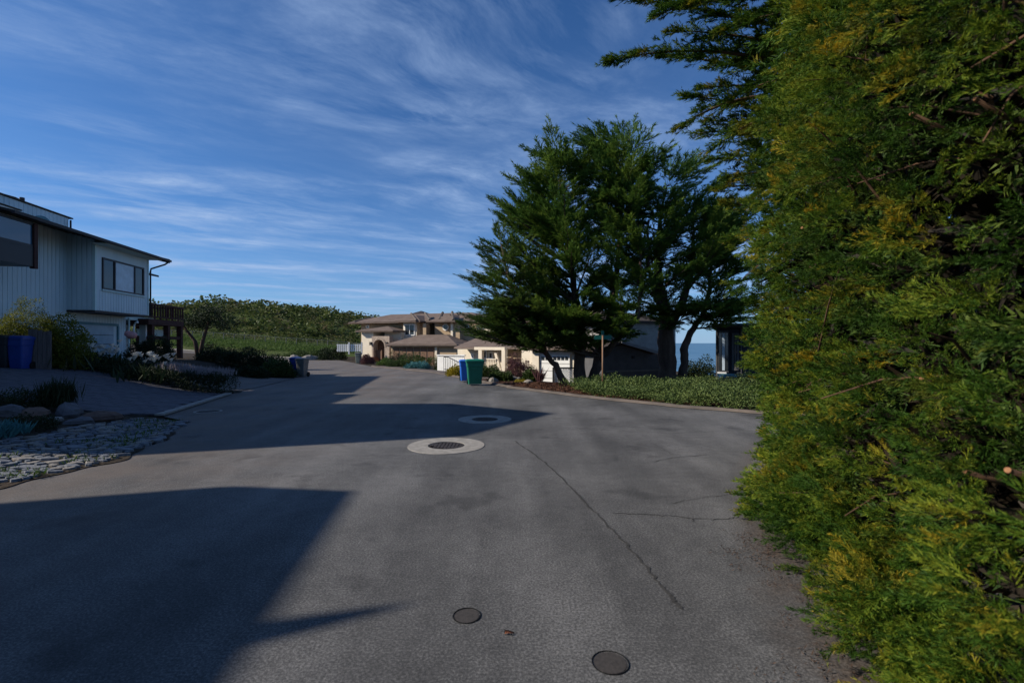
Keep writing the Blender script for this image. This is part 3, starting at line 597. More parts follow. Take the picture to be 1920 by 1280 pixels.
# ------------------------------------------------------------------ the big clipped cypress beside the camera
def big_hedge():
    rng = np.random.default_rng(5); base = Vector((5.2, 5.2, 0)); t = thing('cypress_hedge', 'huge clipped cypress hedge overhanging the road at the near right', 'hedge', base)
    m = MB()
    for a, b, c in (((5.2, 5.2), (5.0, 5.0), .30), ((4.6, 7.2), (4.5, 6.8), .22), ((4.2, 3.2), (4.4, 3.6), .22)):
        m = MB(); m.tube([Vector((a[0], a[1], -.1))-base, Vector((a[0], a[1], 1.5))-base, Vector((b[0], b[1], 4))-base, Vector((b[0]+.2, b[1], 8.5))-base], [c, c*.8, c*.6, c*.2], 10); m.build('trunk', M_bark, t, True)
    def face(y, z):
        x = 1.72+.050*y+.0375*y*y
        return x+.10*np.sin(y*2.3+z*1.7)+.12*np.sin(z*2.1+y*.9+1)+.09*np.sin(y*4.7-z*3.1)+.06*np.sin(z*9.5+y*1.3+2*np.sin(y*2.1))-.22*sstep(1.2, 2.8, z)*sstep(4, 8, y)+.04*sstep(.5, 0, z)+.75*sstep(4.0, 6.5, z)
    pos, dirs, sc, tint = [], [], [], []
    def addp(n, ylo, yhi, zlo, zhi, dep, slo, shi, outw):
        y = rng.uniform(ylo, yhi, n); z = zlo+(zhi-zlo)*rng.random(n); x = face(y, z)+rng.exponential(dep, n)-.02
        p = np.stack([x, y, z], -1)
        # rounded far end of the clipped face
        e = y > 8.0; p[e, 0] += (y[e]-8.0)**2*2.4
        d = np.stack([-np.full(n, outw), -.25*np.ones(n)+.9*sstep(7.0, 8.4, y), .35*np.ones(n)], -1)+rng.normal(size=(n, 3))*.55
        pos.append(p); dirs.append(d); sc.append(rng.uniform(slo, shi, n)); tint.append(rng.random(n))
    # the clipped face: dense tufts of short shoots standing proud of dark hollows
    cl_ = []; tr = 0
    while len(cl_) < 820 and tr < 60000:
        tr += 1; y0, z0 = .85+7.8*rng.random(), .02+4.75*rng.random()
        if math.sin(y0*5.3+1.7*math.sin(z0*4.1+1)+2)*math.sin(z0*9.1+1.5*math.sin(y0*3.3))+.35*math.sin(y0*11-z0*7) > .50: continue
        if all(((y0-a)/.25)**2+((z0-b)/.165)**2 > 1 for a, b in cl_): cl_.append((y0, z0))
    for k in range(150): cl_.append((1.6+4.6*rng.random(), .02+.55*rng.random()))
    for y0, z0 in cl_:
        q = rng.uniform(-.22, .22)*(1 if y0 > 2.5 else .6); rr = rng.uniform(.10, .19); m = int(10+68*rr)
        o = np.array([float(face(y0, z0))+q+.10, y0, z0])
        if y0 > 8.0: o[0] += (y0-8.0)**2*2.4
        u = rng.normal(size=(m, 3)); u[:, 0] = -np.abs(u[:, 0])*1.0+.25*rng.random(m); u /= np.linalg.norm(u, axis=1, keepdims=True)
        lean = np.array([-.45, -.20+.8*float(sstep(7.0, 8.4, y0)), rng.uniform(-.05, .30)])+rng.normal(size=3)*np.array([.2, .3, .12])
        r3 = rr*np.array([1.25, 1.45, .42])
        pos.append(o+u*r3*rng.uniform(.30, 1.0, (m, 1))); dirs.append(u*np.array([1, 1.1, .42])+lean); sc.append(rng.uniform(.09, .19, m)); tint.append(np.clip(rng.random()*.85+rng.normal(size=m)*.12, 0, 1))
    addp(1100, .9, 8.3, 4.3, 7.6, .35, .25, .5, .9)
    # long free branches above the clipped part, reaching out over the road
    br = MB(); arms = []
    for (a, b, c) in [((1500, 60, 7.2), (1300, 10, 7.0), (1125, -12, 6.8)), ((1480, 120, 6.8), (1310, 75, 6.6), (1150, 112, 6.5)), ((1430, 180, 7.0), (1340, 190, 6.9), (1275, 238, 6.9)),
                      ((1470, 150, 7.5), (1360, 110, 7.4), (1245, 105, 7.4)), ((1500, 230, 7.4), (1400, 190, 7.4), (1290, 180, 7.3)), ((1460, 260, 7.6), (1380, 240, 7.6), (1310, 250, 7.6)),
                      ((1480, 300, 7.9), (1400, 285, 8.0), (1335, 300, 8.0)), ((1470, 350, 8.0), (1400, 345, 8.1), (1352, 352, 8.2)), ((1600, -60, 6.5), (1400, -40, 6.4), (1230, 30, 6.4)),
                      ((1650, 20, 6.0), (1480, 0, 6.2), (1350, 60, 6.3)), ((1450, 400, 8.2), (1400, 385, 8.3), (1362, 380, 8.4)), ((1600, 150, 6), (1480, 130, 6.4), (1400, 170, 6.6)),
                      ((1460, 470, 8.2), (1410, 440, 8.3), (1372, 450, 8.3)), ((1560, -20, 6.8), (1400, -80, 6.6), (1180, -60, 6.5)), ((1500, 200, 6.4), (1420, 215, 6.5), (1340, 275, 6.6)), ((1550, 20, 7), (1440, 40, 7), (1330, 30, 7)), ((1520, 100, 6.6), (1400, 60, 6.6), (1262, 58, 6.6)), ((1560, 0, 6.2), (1420, -10, 6.3), (1290, 8, 6.4)), ((1500, 180, 7.2), (1420, 150, 7.2), (1318, 165, 7.2)), ((1480, 240, 7.4), (1410, 225, 7.4), (1330, 228, 7.4)),
                      ((1560, 60, 6.6), (1450, 90, 6.8), (1370, 120, 6.9)), ((1540, 130, 6.8), (1440, 110, 7), (1350, 95, 7.1)), ((1500, 330, 7.8), (1420, 318, 7.9), (1365, 330, 8)), ((1600, -30, 6), (1470, -60, 6.1), (1340, -20, 6.3))]:
        a, b, c = P(*a), P(*b), P(*c); path = [(1-u)**2*a+2*u*(1-u)*b+u*u*c for u in np.linspace(0, 1, 9)]; arms.append(path)
        br.tube([p-base for p in path], [.03*(1-.85*i/8) for i in range(9)], 5, False)
        ln = (c-a).length
        for k in range(int(60*ln/1.5)):
            u = rng.random()**.8; p = (1-u)**2*a+2*u*(1-u)*b+u*u*c; tg = (2*(1-u)*(b-a)+2*u*(c-b)).normalized()
            pos.append(np.array([p])+rng.normal(size=(1, 3))*.06*(1.2-u)); dirs.append(np.array([tg])*1.0+rng.normal(size=(1, 3))*.42*(1.25-u)); sc.append(np.array([rng.uniform(.18, .36)*(1.1-.4*u)])); tint.append(np.array([rng.random()*.7]))
        pos.append(np.array([c-(c-b).normalized()*.2])); dirs.append(np.array([(c-b).normalized()])); sc.append(np.array([.30])); tint.append(np.array([.4]))
    for k in range(90):
        y = rng.uniform(1.0, 8.0); z = rng.uniform(.2, 6.0); e = Vector((float(face(y, z))-.16*rng.random(), y, z)); s = e+Vector((.35+rng.random()*.4, rng.normal()*.35, -.15+rng.normal()*.3))
        br.tube([s-base, (s+e)/2+Vector((0, 0, .05))-base, e-base], [.010, .007, .004], 5, False)
    stuff(br.build('branch', M_twig, t, True))
    for (px, py, Y, dx) in [(1712, 215, 3.2, .5), (1830, 187, 2.9, .4), (1505, 428, 6.4, .2), (1812, 884, 2.2, .35), (1893, 882, 2.0, .3), (1730, 710, 3.0, .2)]:
        y = Y
        for _ in range(12):
            z = CAMH-(py-HZ)*y/F; x = float(face(y, z))-.13; y = x*F/(px-960); y = min(max(y, 1.0), 8.5)
        e = Vector((x, y, CAMH-(py-HZ)*y/F)); s = e+Vector((dx, .1, -dx*.3)); b = MB(); b.tube([s-base, e-base], [.011, .009], 8); cb = b.build('cut_branch', M_twig, t, True)
        d = (e-s).normalized(); c = MB(); c.tube([e-base-d*.002, e-base+d*.012], [.0108, .0098], 10); c.build('sawn_end', M_cut, cb)
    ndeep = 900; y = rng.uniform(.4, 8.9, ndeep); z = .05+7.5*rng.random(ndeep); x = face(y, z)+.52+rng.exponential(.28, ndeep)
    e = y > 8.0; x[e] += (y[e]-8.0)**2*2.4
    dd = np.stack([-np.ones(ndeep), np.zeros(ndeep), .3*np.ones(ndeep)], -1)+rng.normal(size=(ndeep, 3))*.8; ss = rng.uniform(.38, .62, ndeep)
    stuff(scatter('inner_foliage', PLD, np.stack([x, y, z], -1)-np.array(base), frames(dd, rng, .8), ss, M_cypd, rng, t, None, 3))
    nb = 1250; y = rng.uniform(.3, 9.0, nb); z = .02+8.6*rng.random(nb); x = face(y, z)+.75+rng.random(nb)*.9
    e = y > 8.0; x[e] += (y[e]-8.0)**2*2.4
    stuff(scatter('hollow_shade_twigs', [leafball(40, 90+q, .34, .030, .1, .35) for q in range(3)], np.stack([x, y, z], -1)-np.array(base), rz_mats(nb, rng), rng.uniform(.8, 1.3, nb), M_inner, rng, t))  # opaque backing, coloured near-black to give the gaps their shade
    pos = np.concatenate(pos)-np.array(base); sc = np.concatenate(sc); dirs = np.concatenate(dirs)
    tn = np.concatenate(tint); S3 = np.stack([sc, sc*.9, sc*.8], -1); FR = frames(dirs, rng, .8); nr = (pos[:, 1]+base.y) < 4.4
    scatter('crown', PLF, pos[~nr], FR[~nr], S3[~nr], M_hedge, rng, t, tn[~nr], 3)
    scatter('near_foliage', PLN, pos[nr], FR[nr], S3[nr], M_hedge, rng, t, tn[nr], 3)
    # needles and twig litter dropped along the edge of the road under it
    n = 900; y = rng.uniform(1.2, 8.5, n); x = face(y, .4)-.05-np.abs(rng.normal(size=n))*.22
    stuff(scatter('needle_litter', [blades(5, 77, .05, .004, 2.5, .03)], np.stack([x, y, np.full(n, .006)], -1), rz_mats(n, rng), rng.uniform(.3, .9, n), mat('needle', (.085, .052, .036), .9, .1, noise=6, col2=(.045, .032, .025)), rng))
big_hedge()

# ------------------------------------------------------------------ wheeled bins
def bin_(name, label, loc, rz, h, wd, dp, mbody, mlid, group=None, lidopen=0):
    t = thing(name, label, 'bin', loc, rz, group)
    m = MB(); n = 12
    def ring(z, w_, d_, r):
        out = []
        for cx, cy, a0 in ((1, 1, 0), (-1, 1, 90), (-1, -1, 180), (1, -1, 270)):
            for k in range(4): a = R(a0+30*k); out.append((cx*(w_/2-r)+r*math.cos(a), cy*(d_/2-r)+r*math.sin(a), z))
        return out
    lv = [ring(.03*h, wd*.72, dp*.66, .05), ring(.30*h, wd*.80, dp*.78, .06), ring(.70*h, wd*.88, dp*.90, .06), ring(.72*h, wd*.93, dp*.95, .06), ring(.86*h, wd*.95, dp*.97, .06), ring(.87*h, wd*1.0, dp*1.02, .05), ring(.91*h, wd*1.0, dp*1.02, .05)]
    vs = sum(lv, []); k = 16
    fs = [tuple(range(k))[::-1], tuple(range(6*k, 7*k))]+[(i*k+j, i*k+(j+1) % k, (i+1)*k+(j+1) % k, (i+1)*k+j) for i in range(6) for j in range(k)]
    m.add(vs, fs); m.build('body', mbody, t)
    l = MB(); lv = [ring(.912*h, wd*1.05, dp*1.08, .06), ring(.945*h, wd*1.05, dp*1.08, .06), ring(.985*h, wd*.86, dp*.86, .08), ring(1.0*h, wd*.55, dp*.5, .06)]
    l.add(sum(lv, []), [tuple(range(k))[::-1], tuple(range(3*k, 4*k))]+[(i*k+j, i*k+(j+1) % k, (i+1)*k+(j+1) % k, (i+1)*k+j) for i in range(3) for j in range(k)]); l.build('lid', mlid, t)
    MB().tube([(-wd*.4, dp*.56, .88*h), (-wd*.4, dp*.64, .9*h), (wd*.4, dp*.64, .9*h), (wd*.4, dp*.56, .88*h)], .014, 8).build('handle', mbody, t)
    for s in (-1, 1):
        MB().tube([(s*wd*.34, dp*.40, .125), (s*(wd*.34+.06), dp*.40, .125)], .125, 16).build('wheel', M_rubber, t)
    b = MB(); b.box(-wd*.1, wd*.1, -dp*.52, -dp*.46, .62*h, .66*h); b.build('grab_bar', mbody, t)
    return t
x, y = onroad(890, 722); bin_('wheeled_bin', 'large bright green wheeled bin standing at the kerb', G(x, y, .03), R(8), 1.06, .74, .74, M_bgreen, M_bgreen)
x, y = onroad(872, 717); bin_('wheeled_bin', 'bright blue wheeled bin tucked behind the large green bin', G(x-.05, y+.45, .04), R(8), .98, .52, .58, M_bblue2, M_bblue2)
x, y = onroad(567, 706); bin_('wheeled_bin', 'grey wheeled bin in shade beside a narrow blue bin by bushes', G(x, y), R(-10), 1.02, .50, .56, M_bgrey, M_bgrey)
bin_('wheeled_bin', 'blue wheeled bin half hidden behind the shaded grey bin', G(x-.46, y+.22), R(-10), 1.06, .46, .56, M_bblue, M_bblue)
x, y = onroad(672, 681); bin_('wheeled_bin', 'small distant grey-green wheeled bin near the stone archway', G(x, y), 0, 1.06, .55, .58, mat('grey_green_bin_plastic', (.16, .19, .17), .5, .4), M_bgrey)
Yb = 15.7
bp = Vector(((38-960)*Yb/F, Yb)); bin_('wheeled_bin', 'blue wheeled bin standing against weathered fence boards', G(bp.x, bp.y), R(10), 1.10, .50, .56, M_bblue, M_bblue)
bp = Vector(((4-960)*(Yb-.1)/F, Yb-.1)); bin_('wheeled_bin', 'charcoal wheeled bin cut off by the picture edge', G(bp.x, bp.y), R(10), 1.08, .74, .7, M_bdark, M_bdark)

# ------------------------------------------------------------------ the pale green house on the left
D2 = Vector((-.173, .985, 0)); N2 = Vector((.985, .173, 0)); Z1 = Vector((0, 0, 1))
O2 = Vector((-17.4, 20.2, 0))
house = thing('green_house', 'pale green two-storey house with vertical siding and a projecting upper bay', 'house', O2)
def hp(t, u, z): return D2*t+N2*u+Z1*z                       # along the street, towards the street, up
def hbox(m, t0, t1, u0, u1, z0, z1): return m.obox(hp(t0, u0, z0), D2*(t1-t0), N2*(u1-u0), Z1*(z1-z0))
def boards(m, t0, t1, u, z0, z1, ax='t', pitch=.2, th=.025, topf=None):
    n = max(1, int(round((t1-t0)/pitch)))
    for i in range(n):
        a, b = t0+(t1-t0)*i/n, t0+(t1-t0)*(i+1)/n-.018
        zt = z1 if topf is None else topf((a+b)/2)
        if ax == 't': hbox(m, a, b, u, u+th, z0, zt)
        else: hbox(m, u-th, u, a, b, z0, zt)
UW = -1.05                                                  # recessed main wall
m = MB(); hbox(m, -3.3, 4.0, -6, UW, .3, 6.31); m.build('wall', M_siding, house)
m = MB(); boards(m, -3.3, 0, UW, .6, 6.28); stuff(m.build('siding', M_siding, house))
m = MB(); m.prism([hp(0, UW+.001, 3.12), hp(0, -.03, 3.12), hp(0, -.03, 6.07), hp(0, UW+.001, 6.31)], D2*3.9); m.build('bay', M_siding, house)
m = MB(); boards(m, 0.09, 3.82, -.03, 3.14, 4.02, pitch=.19); stuff(m.build('bay_siding', M_siding, house))
m = MB(); hbox(m, 0.09, .42, -.03, -.012, 4.02, 5.86); hbox(m, 3.5, 3.82, -.03, -.012, 4.02, 5.86); hbox(m, .42, 3.5, -.03, -.012, 5.42, 5.86); m.build('bay_panel', M_siding, house)
m = MB(); boards(m, UW+.03, -.1, 0, 3.14, 5.9, 'u', .19, topf=lambda u: 5.93+(.62-u)*.24-.02); stuff(m.build('bay_side_siding', M_siding, house))
m = MB(); hbox(m, -.03, .085, -.1, .01, 3.1, 5.95); m.build('corner_trim', M_trim, house)
m = MB(); hbox(m, 3.825, 3.94, -.1, .01, 3.1, 5.95); m.build('corner_trim', M_trim, house)
m = MB(); hbox(m, -.05, 3.95, UW+.02, .015, 3.04, 3.118); m.build('bay_sill', M_gut, house)
m = MB(); boards(m, -.02, 4.0, UW, 2.68, 3.03, pitch=.2); stuff(m.build('lower_siding', M_siding, house))
# bay window
win = MB()
for a, b, c, d in ((.42, 3.5, 4.05, 4.12), (.42, 3.5, 5.34, 5.41), (.42, .50, 4.12, 5.34), (3.42, 3.5, 4.12, 5.34), (1.22, 1.30, 4.12, 5.34), (2.70, 2.78, 4.12, 5.34)): hbox(win, a, b, -.03, .035, c, d)
win = win.build('window', M_blackw, house)
for a, b, mm in ((.5, 1.22, M_glass), (1.3, 2.7, M_blind), (2.78, 3.42, M_glass)):
    m = MB(); hbox(m, a, b, -.028, -.002, 4.12, 5.34); m.build('pane', mm, win)
m = MB(); hbox(m, .36, 3.56, -.02, .07, 3.985, 4.045); m.build('window_sill', M_trim, win)
# garage door and lower storey
m = MB(); hbox(m, .0, 3.0, UW-.001, UW+.03, .5, 2.55); gd = m.build('garage_door', M_garage, house)
m = MB()
for k in range(1, 5): hbox(m, .02, 2.98, UW+.03, UW+.045, .5+k*.41-.03, .5+k*.41-.012)
m.build('panel_joint', M_gut, gd)
m = MB(); hbox(m, -.2, 3.35, UW+.001, UW+.06, 2.56, 2.67); hbox(m, 3.28, 3.38, UW+.001, UW+.06, .5, 2.56); m.build('garage_trim', M_tealtrim, house)
m = MB(); boards(m, 3.4, 4.0, UW, .5, 2.66, pitch=.2); stuff(m.build('pier_siding', M_siding, house))
m = MB(); m.tube([hp(4.02, UW+.12, 3.0), hp(4.02, UW+.12, .5)], .045, 8); m.build('downpipe', M_trim, house, True)
m = MB(); m.tube([hp(4.5, .62, 5.88), hp(4.4, .5, 5.74), hp(4.0, .07, 5.45), hp(3.985, .05, 5.3), hp(3.985, .05, 3.1)], .04, 8); m.build('downpipe', M_gut, house, True)
# entrance recess behind the bay
m = MB(); hbox(m, 4.001, 6.4, -6, UW-1.2, .3, 5.6); m.build('rear_wall', M_siding, house)
m = MB(); hbox(m, 4.3, 5.3, UW-1.199, UW-1.16, .6, 2.6); m.build('door', M_dgrey, house)
m = MB(); hbox(m, 5.9, 6.25, UW-.4, UW-.1, .4, 2.9); m.build('porch_column', M_white, house)
m = MB(); hbox(m, 4.05, 6.6, UW-1.15, UW-.05, 2.92, 3.1); m.build('porch_beam', M_trim, house)
# roof: low slope rising from the eave, with rafter tail, fascia and gutter
def roofz(u): return 5.93+(.62-u)*.24
m = MB(); m.prism([hp(-5, .62, roofz(.62)), hp(-5, -5.6, roofz(-5.6)), hp(-5, -5.6, roofz(-5.6)+.12), hp(-5, .62, roofz(.62)+.08)], D2*9.6); m.build('roof', M_roofc, house)
m = MB(); hbox(m, -5, 4.61, .621, .72, 5.89, 5.99); m.build('gutter', M_gut, house)
m = MB(); m.prism([hp(4.601, .62, 5.84), hp(4.601, -5.6, roofz(-5.6)-.08), hp(4.601, -5.6, roofz(-5.6)+.15), hp(4.601, .62, 6.05)], D2*.05); m.build('bargeboard', M_gut, house)
m = MB(); hbox(m, -.3, 3.95, -.0, .58, 5.87, 5.895); m.build('soffit', M_trim, house)
m = MB(); m.prism([hp(4.7, -1.1, 5.42), hp(4.7, -4, 6.0), hp(4.7, -4, 6.1), hp(4.7, -1.1, 5.52)], D2*2.4); m.build('rear_roof', M_roofc, house)
# clerestory block above the roof
tw = MB(); hbox(tw, -3.2, 3.95, -5.4, -3.5, 6.5, 7.80); tw = tw.build('upper_storey', M_siding, house)
m = MB(); boards(m, .30, 3.9, -3.5, 6.7, 7.77, pitch=.24); stuff(m.build('siding', M_siding, tw))
m = MB(); hbox(m, -3.2, .25, -3.49, -2.9, 6.6, 7.20); m.build('white_bay', M_white, tw)  # bay painted paler than the storey behind it
m = MB(); boards(m, -3.2, .2, -2.9, 6.75, 7.16, pitch=.22); stuff(m.build('bay_siding', M_white, tw))
m = MB(); hbox(m, -3.4, 4.15, -5.6, -3.42, 7.80, 7.86); m.build('upper_roof', M_roofc, tw)
arch = MB(); arch.prism([hp(2.25+.62*math.cos(a), -3.474, 6.92+.55*math.sin(a)) for a in np.linspace(0, math.pi, 17)], N2*.07); arch = arch.build('arched_window', M_tealtrim, tw)
m = MB(); m.prism([hp(2.25+.42*math.cos(a), -3.403, 6.95+.36*math.sin(a)) for a in np.linspace(0, math.pi, 17)], N2*.02); m.build('pane', M_blind, arch)
m = MB(); hbox(m, -3.4, .3, -3.49, -2.84, 7.20, 7.25); m.build('bay_roof', M_roofc, tw)
m = MB(); m.tube([hp(3.9, -3.38, 7.7), hp(3.9, -3.38, 6.8)], .04, 8); m.build('downpipe', M_gut, tw)
m = MB(); m.tube([hp(2.2, -4.2, 7.8), hp(2.2, -4.2, 8.25)], .09, 10); m.tube([hp(2.2, -4.2, 8.12), hp(1.7, -4.1, 8.12), hp(1.0, -4.0, 8.05), hp(.3, -3.9, 7.84)], .02, 6); m.build('vent_pipe', M_gut, tw)
# glazed corner balcony at the near end
bal = MB(); hbox(bal, -8, -3.7, UW+.05, .40, 4.36, 4.98); bal = bal.build('balcony', M_blackw, house)
m = MB(); hbox(m, -3.80, -3.64, .28, .43, 4.30, 5.84); m.build('corner_post', M_deckw, bal)
m = MB(); hbox(m, -8, -3.82, .33, .37, 5.10, 5.76); m.build('glass_panel', M_glassb, bal)
m = MB(); hbox(m, -3.74, -3.70, UW+.1, .27, 5.10, 5.76); m.build('side_glass_panel', M_glassb, bal)
m = MB(); hbox(m, -8, -3.82, .30, .40, 4.985, 5.095); m.build('rail', M_blackw, bal)
m = MB(); hbox(m, -8, -3.82, .30, .40, 5.765, 5.84); m.build('rail', M_blackw, bal)
# timber deck behind the house
deck = thing('wooden_deck', 'dark brown raised timber deck with railing behind the pale green house', 'deck', O2)
m = MB(); hbox(m, 5.1, 8.8, -3.2, -.6, 2.72, 3.02); m.build('platform', M_deckw, deck)
for t_, u_ in ((5.6, -.75), (7.2, -.75), (8.65, -.75), (8.65, -2.9)):
    m = MB(); hbox(m, t_-.12, t_+.12, u_-.12, u_+.12, .3, 2.72); m.build('post', M_deckw, deck)
for q in ((5.1, 8.8, -.7, -.58, 3.76, 3.85), (8.7, 8.82, -3.2, -.7, 3.76, 3.85), (5.1, 8.8, -.68, -.60, 3.10, 3.17)):
    m = MB(); hbox(m, *q); m.build('handrail', M_deckw, deck)
for k in range(14):
    m = MB(); hbox(m, 5.2+k*.27, 5.28+k*.27, -.67, -.61, 3.17, 3.76); m.build('baluster', M_deckw, deck)
for k in range(8):
    m = MB(); hbox(m, 8.73, 8.79, -3.1+k*.31, -3.02+k*.31, 3.03, 3.76); m.build('baluster', M_deckw, deck)
m = MB(); hbox(m, 5.4, 8.7, -.86, -.66, 1.95, 2.12); m.build('cross_beam', M_deckw, deck)
m = MB(); hbox(m, 5.7, 8.5, -1.5, -1.44, 2.15, 2.5); m.build('screen_panel', M_trim, deck)

# pink bird
pb = P(247, 636, 20.6); bird = thing('bird_ornament', 'pink long-necked bird ornament by the porch column of green house', 'ornament', (pb.x, pb.y, zf(pb.x, pb.y)))
zb = pb.z+.1-bird.location.z
m = MB(); m.tube([(-.28, 0, zb+.22), (-.2, 0, zb+.16), (-.05, 0, zb+.08), (.1, 0, zb+.08), (.2, 0, zb+.13)], [.03, .13, .17, .15, .05], 12); m.build('body', M_pink, bird, True)
m = MB(); m.tube([(.1, 0, zb+.15), (.09, 0, zb+.32), (.11, 0, zb+.5), (.17, 0, zb+.62), (.24, 0, zb+.64), (.27, 0, zb+.58)], [.05, .035, .03, .03, .05, .02], 8); m.build('neck', M_petal, bird, True)
for s in (-.06, .06): m = MB(); m.tube([(0, s, zb+.02), (0, s, 0)], .012, 6); m.build('leg', M_gut, bird)

# weathered fence boards by the bins
fb = thing('board_fence', 'short fence of weathered grey upright boards beside the blue bin', 'fence', G(-15.4, 16.0))
p0, p1 = Vector(((53-960)*15.95/F, 15.95, 0)), Vector(((97-960)*16.2/F, 16.2, 0)); d = p1-p0
for k in range(5):
    a = p0+d*(k/5); m = MB(); hh = 1.35+random.uniform(-.03, .03); m.obox(Vector((a.x, a.y, zf(a.x, a.y)-.05))-fb.location, d*.185, Vector((-d.y, d.x, 0)).normalized()*.03, (0, 0, hh)); m.build('board', M_fencew, fb)

# ------------------------------------------------------------------ houses out of the frame on the left that throw the long shadows
def back(x, y, h): return Vector((x, y, 0))-SH*(h/TE)+Z1*h
H_E, H_R = 6.9, 8.3
gable = thing('shading_house', 'pale gabled neighbour house beside the road, its roof throwing the pointed shadow', 'house', (0, 0, 0))
tip, ca, cb_ = back(.80, 12.02, H_R), back(-2.0, 13.95, H_E), back(-1.1, 9.07, H_E)
ra, rb, rr_ = Vector((-8, 0, 0)), Vector((-8, -2.5, 0)), Vector((-8, -1.2, 0))
m = MB()
for q, rq in ((ca, ra), (cb_, rb)): m.add([q, tip, tip+rr_, q+rq, q+Z1*.15, tip+Z1*.15, tip+rr_+Z1*.15, q+rq+Z1*.15], [(3, 2, 1, 0), (4, 5, 6, 7), (0, 1, 5, 4), (1, 2, 6, 5), (2, 3, 7, 6), (3, 0, 4, 7)])
m.build('roof', M_roofc, gable)
m = MB(); inn = Vector((-.6, -.1, 0)); a, b = ca.lerp(cb_, .09)+inn, cb_.lerp(ca, .09)+inn
m.prism([Vector((a.x, a.y, -.1)), Vector((b.x, b.y, -.1)), b-Z1*.02, tip+inn-Z1*.18, a-Z1*.02], rr_*.9); m.build('wall', M_siding, gable)
c2 = back(-5.2, 16.6, H_E); m = MB(); m.obox((c2.x-8, c2.y-5.6, -.1), (8, 0, 0), (0, 5.6, 0), (0, 0, H_E+.1)); m.build('side_wing', M_siding, gable)
long = thing('shading_house', 'pale long-eaved neighbour house nearest the camera, shading the near road', 'house', (0, 0, 0))
e0, em, e1 = back(-1.85, 5.73, 7.2), back(-3.32, 5.93, 7.2), back(-.2, -7.5, 7.2); fa_ = em+Vector((-8, -2.4, 0)); fb_ = e1+Vector((-9, -1.5, 0))
m = MB(); m.prism([e1, e0, em, fa_, fb_], (0, 0, -.2)); m.build('roof', M_roofc, long)
ctr = (e1+e0+em+fa_+fb_)/5; m = MB(); m.prism([Vector((q.x, q.y, -.1)) for q in [ctr+(q-ctr)*.92 for q in (e1, e0, em, fa_, fb_)]], (0, 0, 7.09)); m.build('wall', M_siding, long)
m = MB(); m.tube([back(-1.75, 2.85, 7.05), back(-1.2, 3.06, 7.05), back(-.70, 3.25, 7.05)], [.15, .09, .02], 10); m.build('shadow_spur', M_gut, long)  # unseen tapered spur, added to throw the finger-shaped shadow on the road

# ------------------------------------------------------------------ tan house beyond the bend
def hip(m, x0, x1, y0, y1, z0, rise, inset=None, over=.6):
    x0, x1, y0, y1 = x0-over, x1+over, y0-over, y1+over; i = min((x1-x0), (y1-y0))/2*.995 if inset is None else inset
    vs = [(x0, y0, z0), (x1, y0, z0), (x1, y1, z0), (x0, y1, z0), (x0, y0, z0+.16), (x1, y0, z0+.16), (x1, y1, z0+.16), (x0, y1, z0+.16), (x0+i, y0+i, z0+rise), (x1-i, y0+i, z0+rise), (x1-i, y1-i, z0+rise), (x0+i, y1-i, z0+rise)]
    return m.add(vs, [(3, 2, 1, 0), (0, 1, 5, 4), (1, 2, 6, 5), (2, 3, 7, 6), (3, 0, 4, 7), (4, 5, 9, 8), (5, 6, 10, 9), (6, 7, 11, 10), (7, 4, 8, 11), (8, 9, 10, 11)])
def ridge(m, pts, r=.11): return m.tube(pts, r, 6)
tan = thing('tan_house', 'tan stucco house with brown tiled hip roofs and a stone archway', 'house', (-14, 56, -1))
TO = Vector((-14, 56, -1))
TH, PREF = R(22), 760
def aim(th, pref):
    """turn the plan of the house being built: walls run along E1, E2 points into the house"""
    global TH, PREF, E1, E2
    TH, PREF = R(th), pref; E1 = Vector((math.cos(TH), -math.sin(TH), 0)); E2 = Vector((math.sin(TH), math.cos(TH), 0))
aim(22, 760)
def dep_(px, Y):
    k, kr = (px-960)/F, (PREF-960)/F
    return Y*(math.cos(TH)+kr*math.sin(TH))/(math.cos(TH)+k*math.sin(TH))
def tp(px, py, Y): return P(px, py, dep_(px, Y))-TO
def span(px0, px1, py0, py1, Y):
    """front-bottom-left corner, width vector and height of a wall piece"""
    a, b = tp(px0, py1, Y), tp(px1, py1, Y); Ym = dep_((px0+px1)/2, Y); z0, z1 = CAMH-(py1-HZ)*Ym/F-TO.z, CAMH-(py0-HZ)*Ym/F-TO.z
    return Vector((a.x, a.y, z0)), Vector((b.x-a.x, b.y-a.y, 0)), z1-z0
def lbox(m, o, x0, x1, y0, y1, z0, z1): return m.obox(o+E1*x0+E2*y0+Z1*z0, E1*(x1-x0), E2*(y1-y0), Z1*(z1-z0))
def local(m, o): m.v = [tuple(o+E1*x+E2*y+Z1*z) for x, y, z in m.v]; return m
def hipr(px0, px1, py, Y, depth, rise, inset=None, over=.6, dz=0.):
    o, e, _ = span(px0, px1, py, py, Y); m = MB(); hip(m, 0, e.length, 0, depth, dz, rise, inset, over); return local(m, o)
def tb(m, px0, px1, py0, py1, Y, dep=4):
    o, e, h = span(px0, px1, py0, py1, Y); return m.obox(o, e, E2*dep, Z1*h)
def part(name, mt, par, *boxes):
    m = MB()
    for b in boxes: tb(m, *b)
    return m.build(name, mt, par)
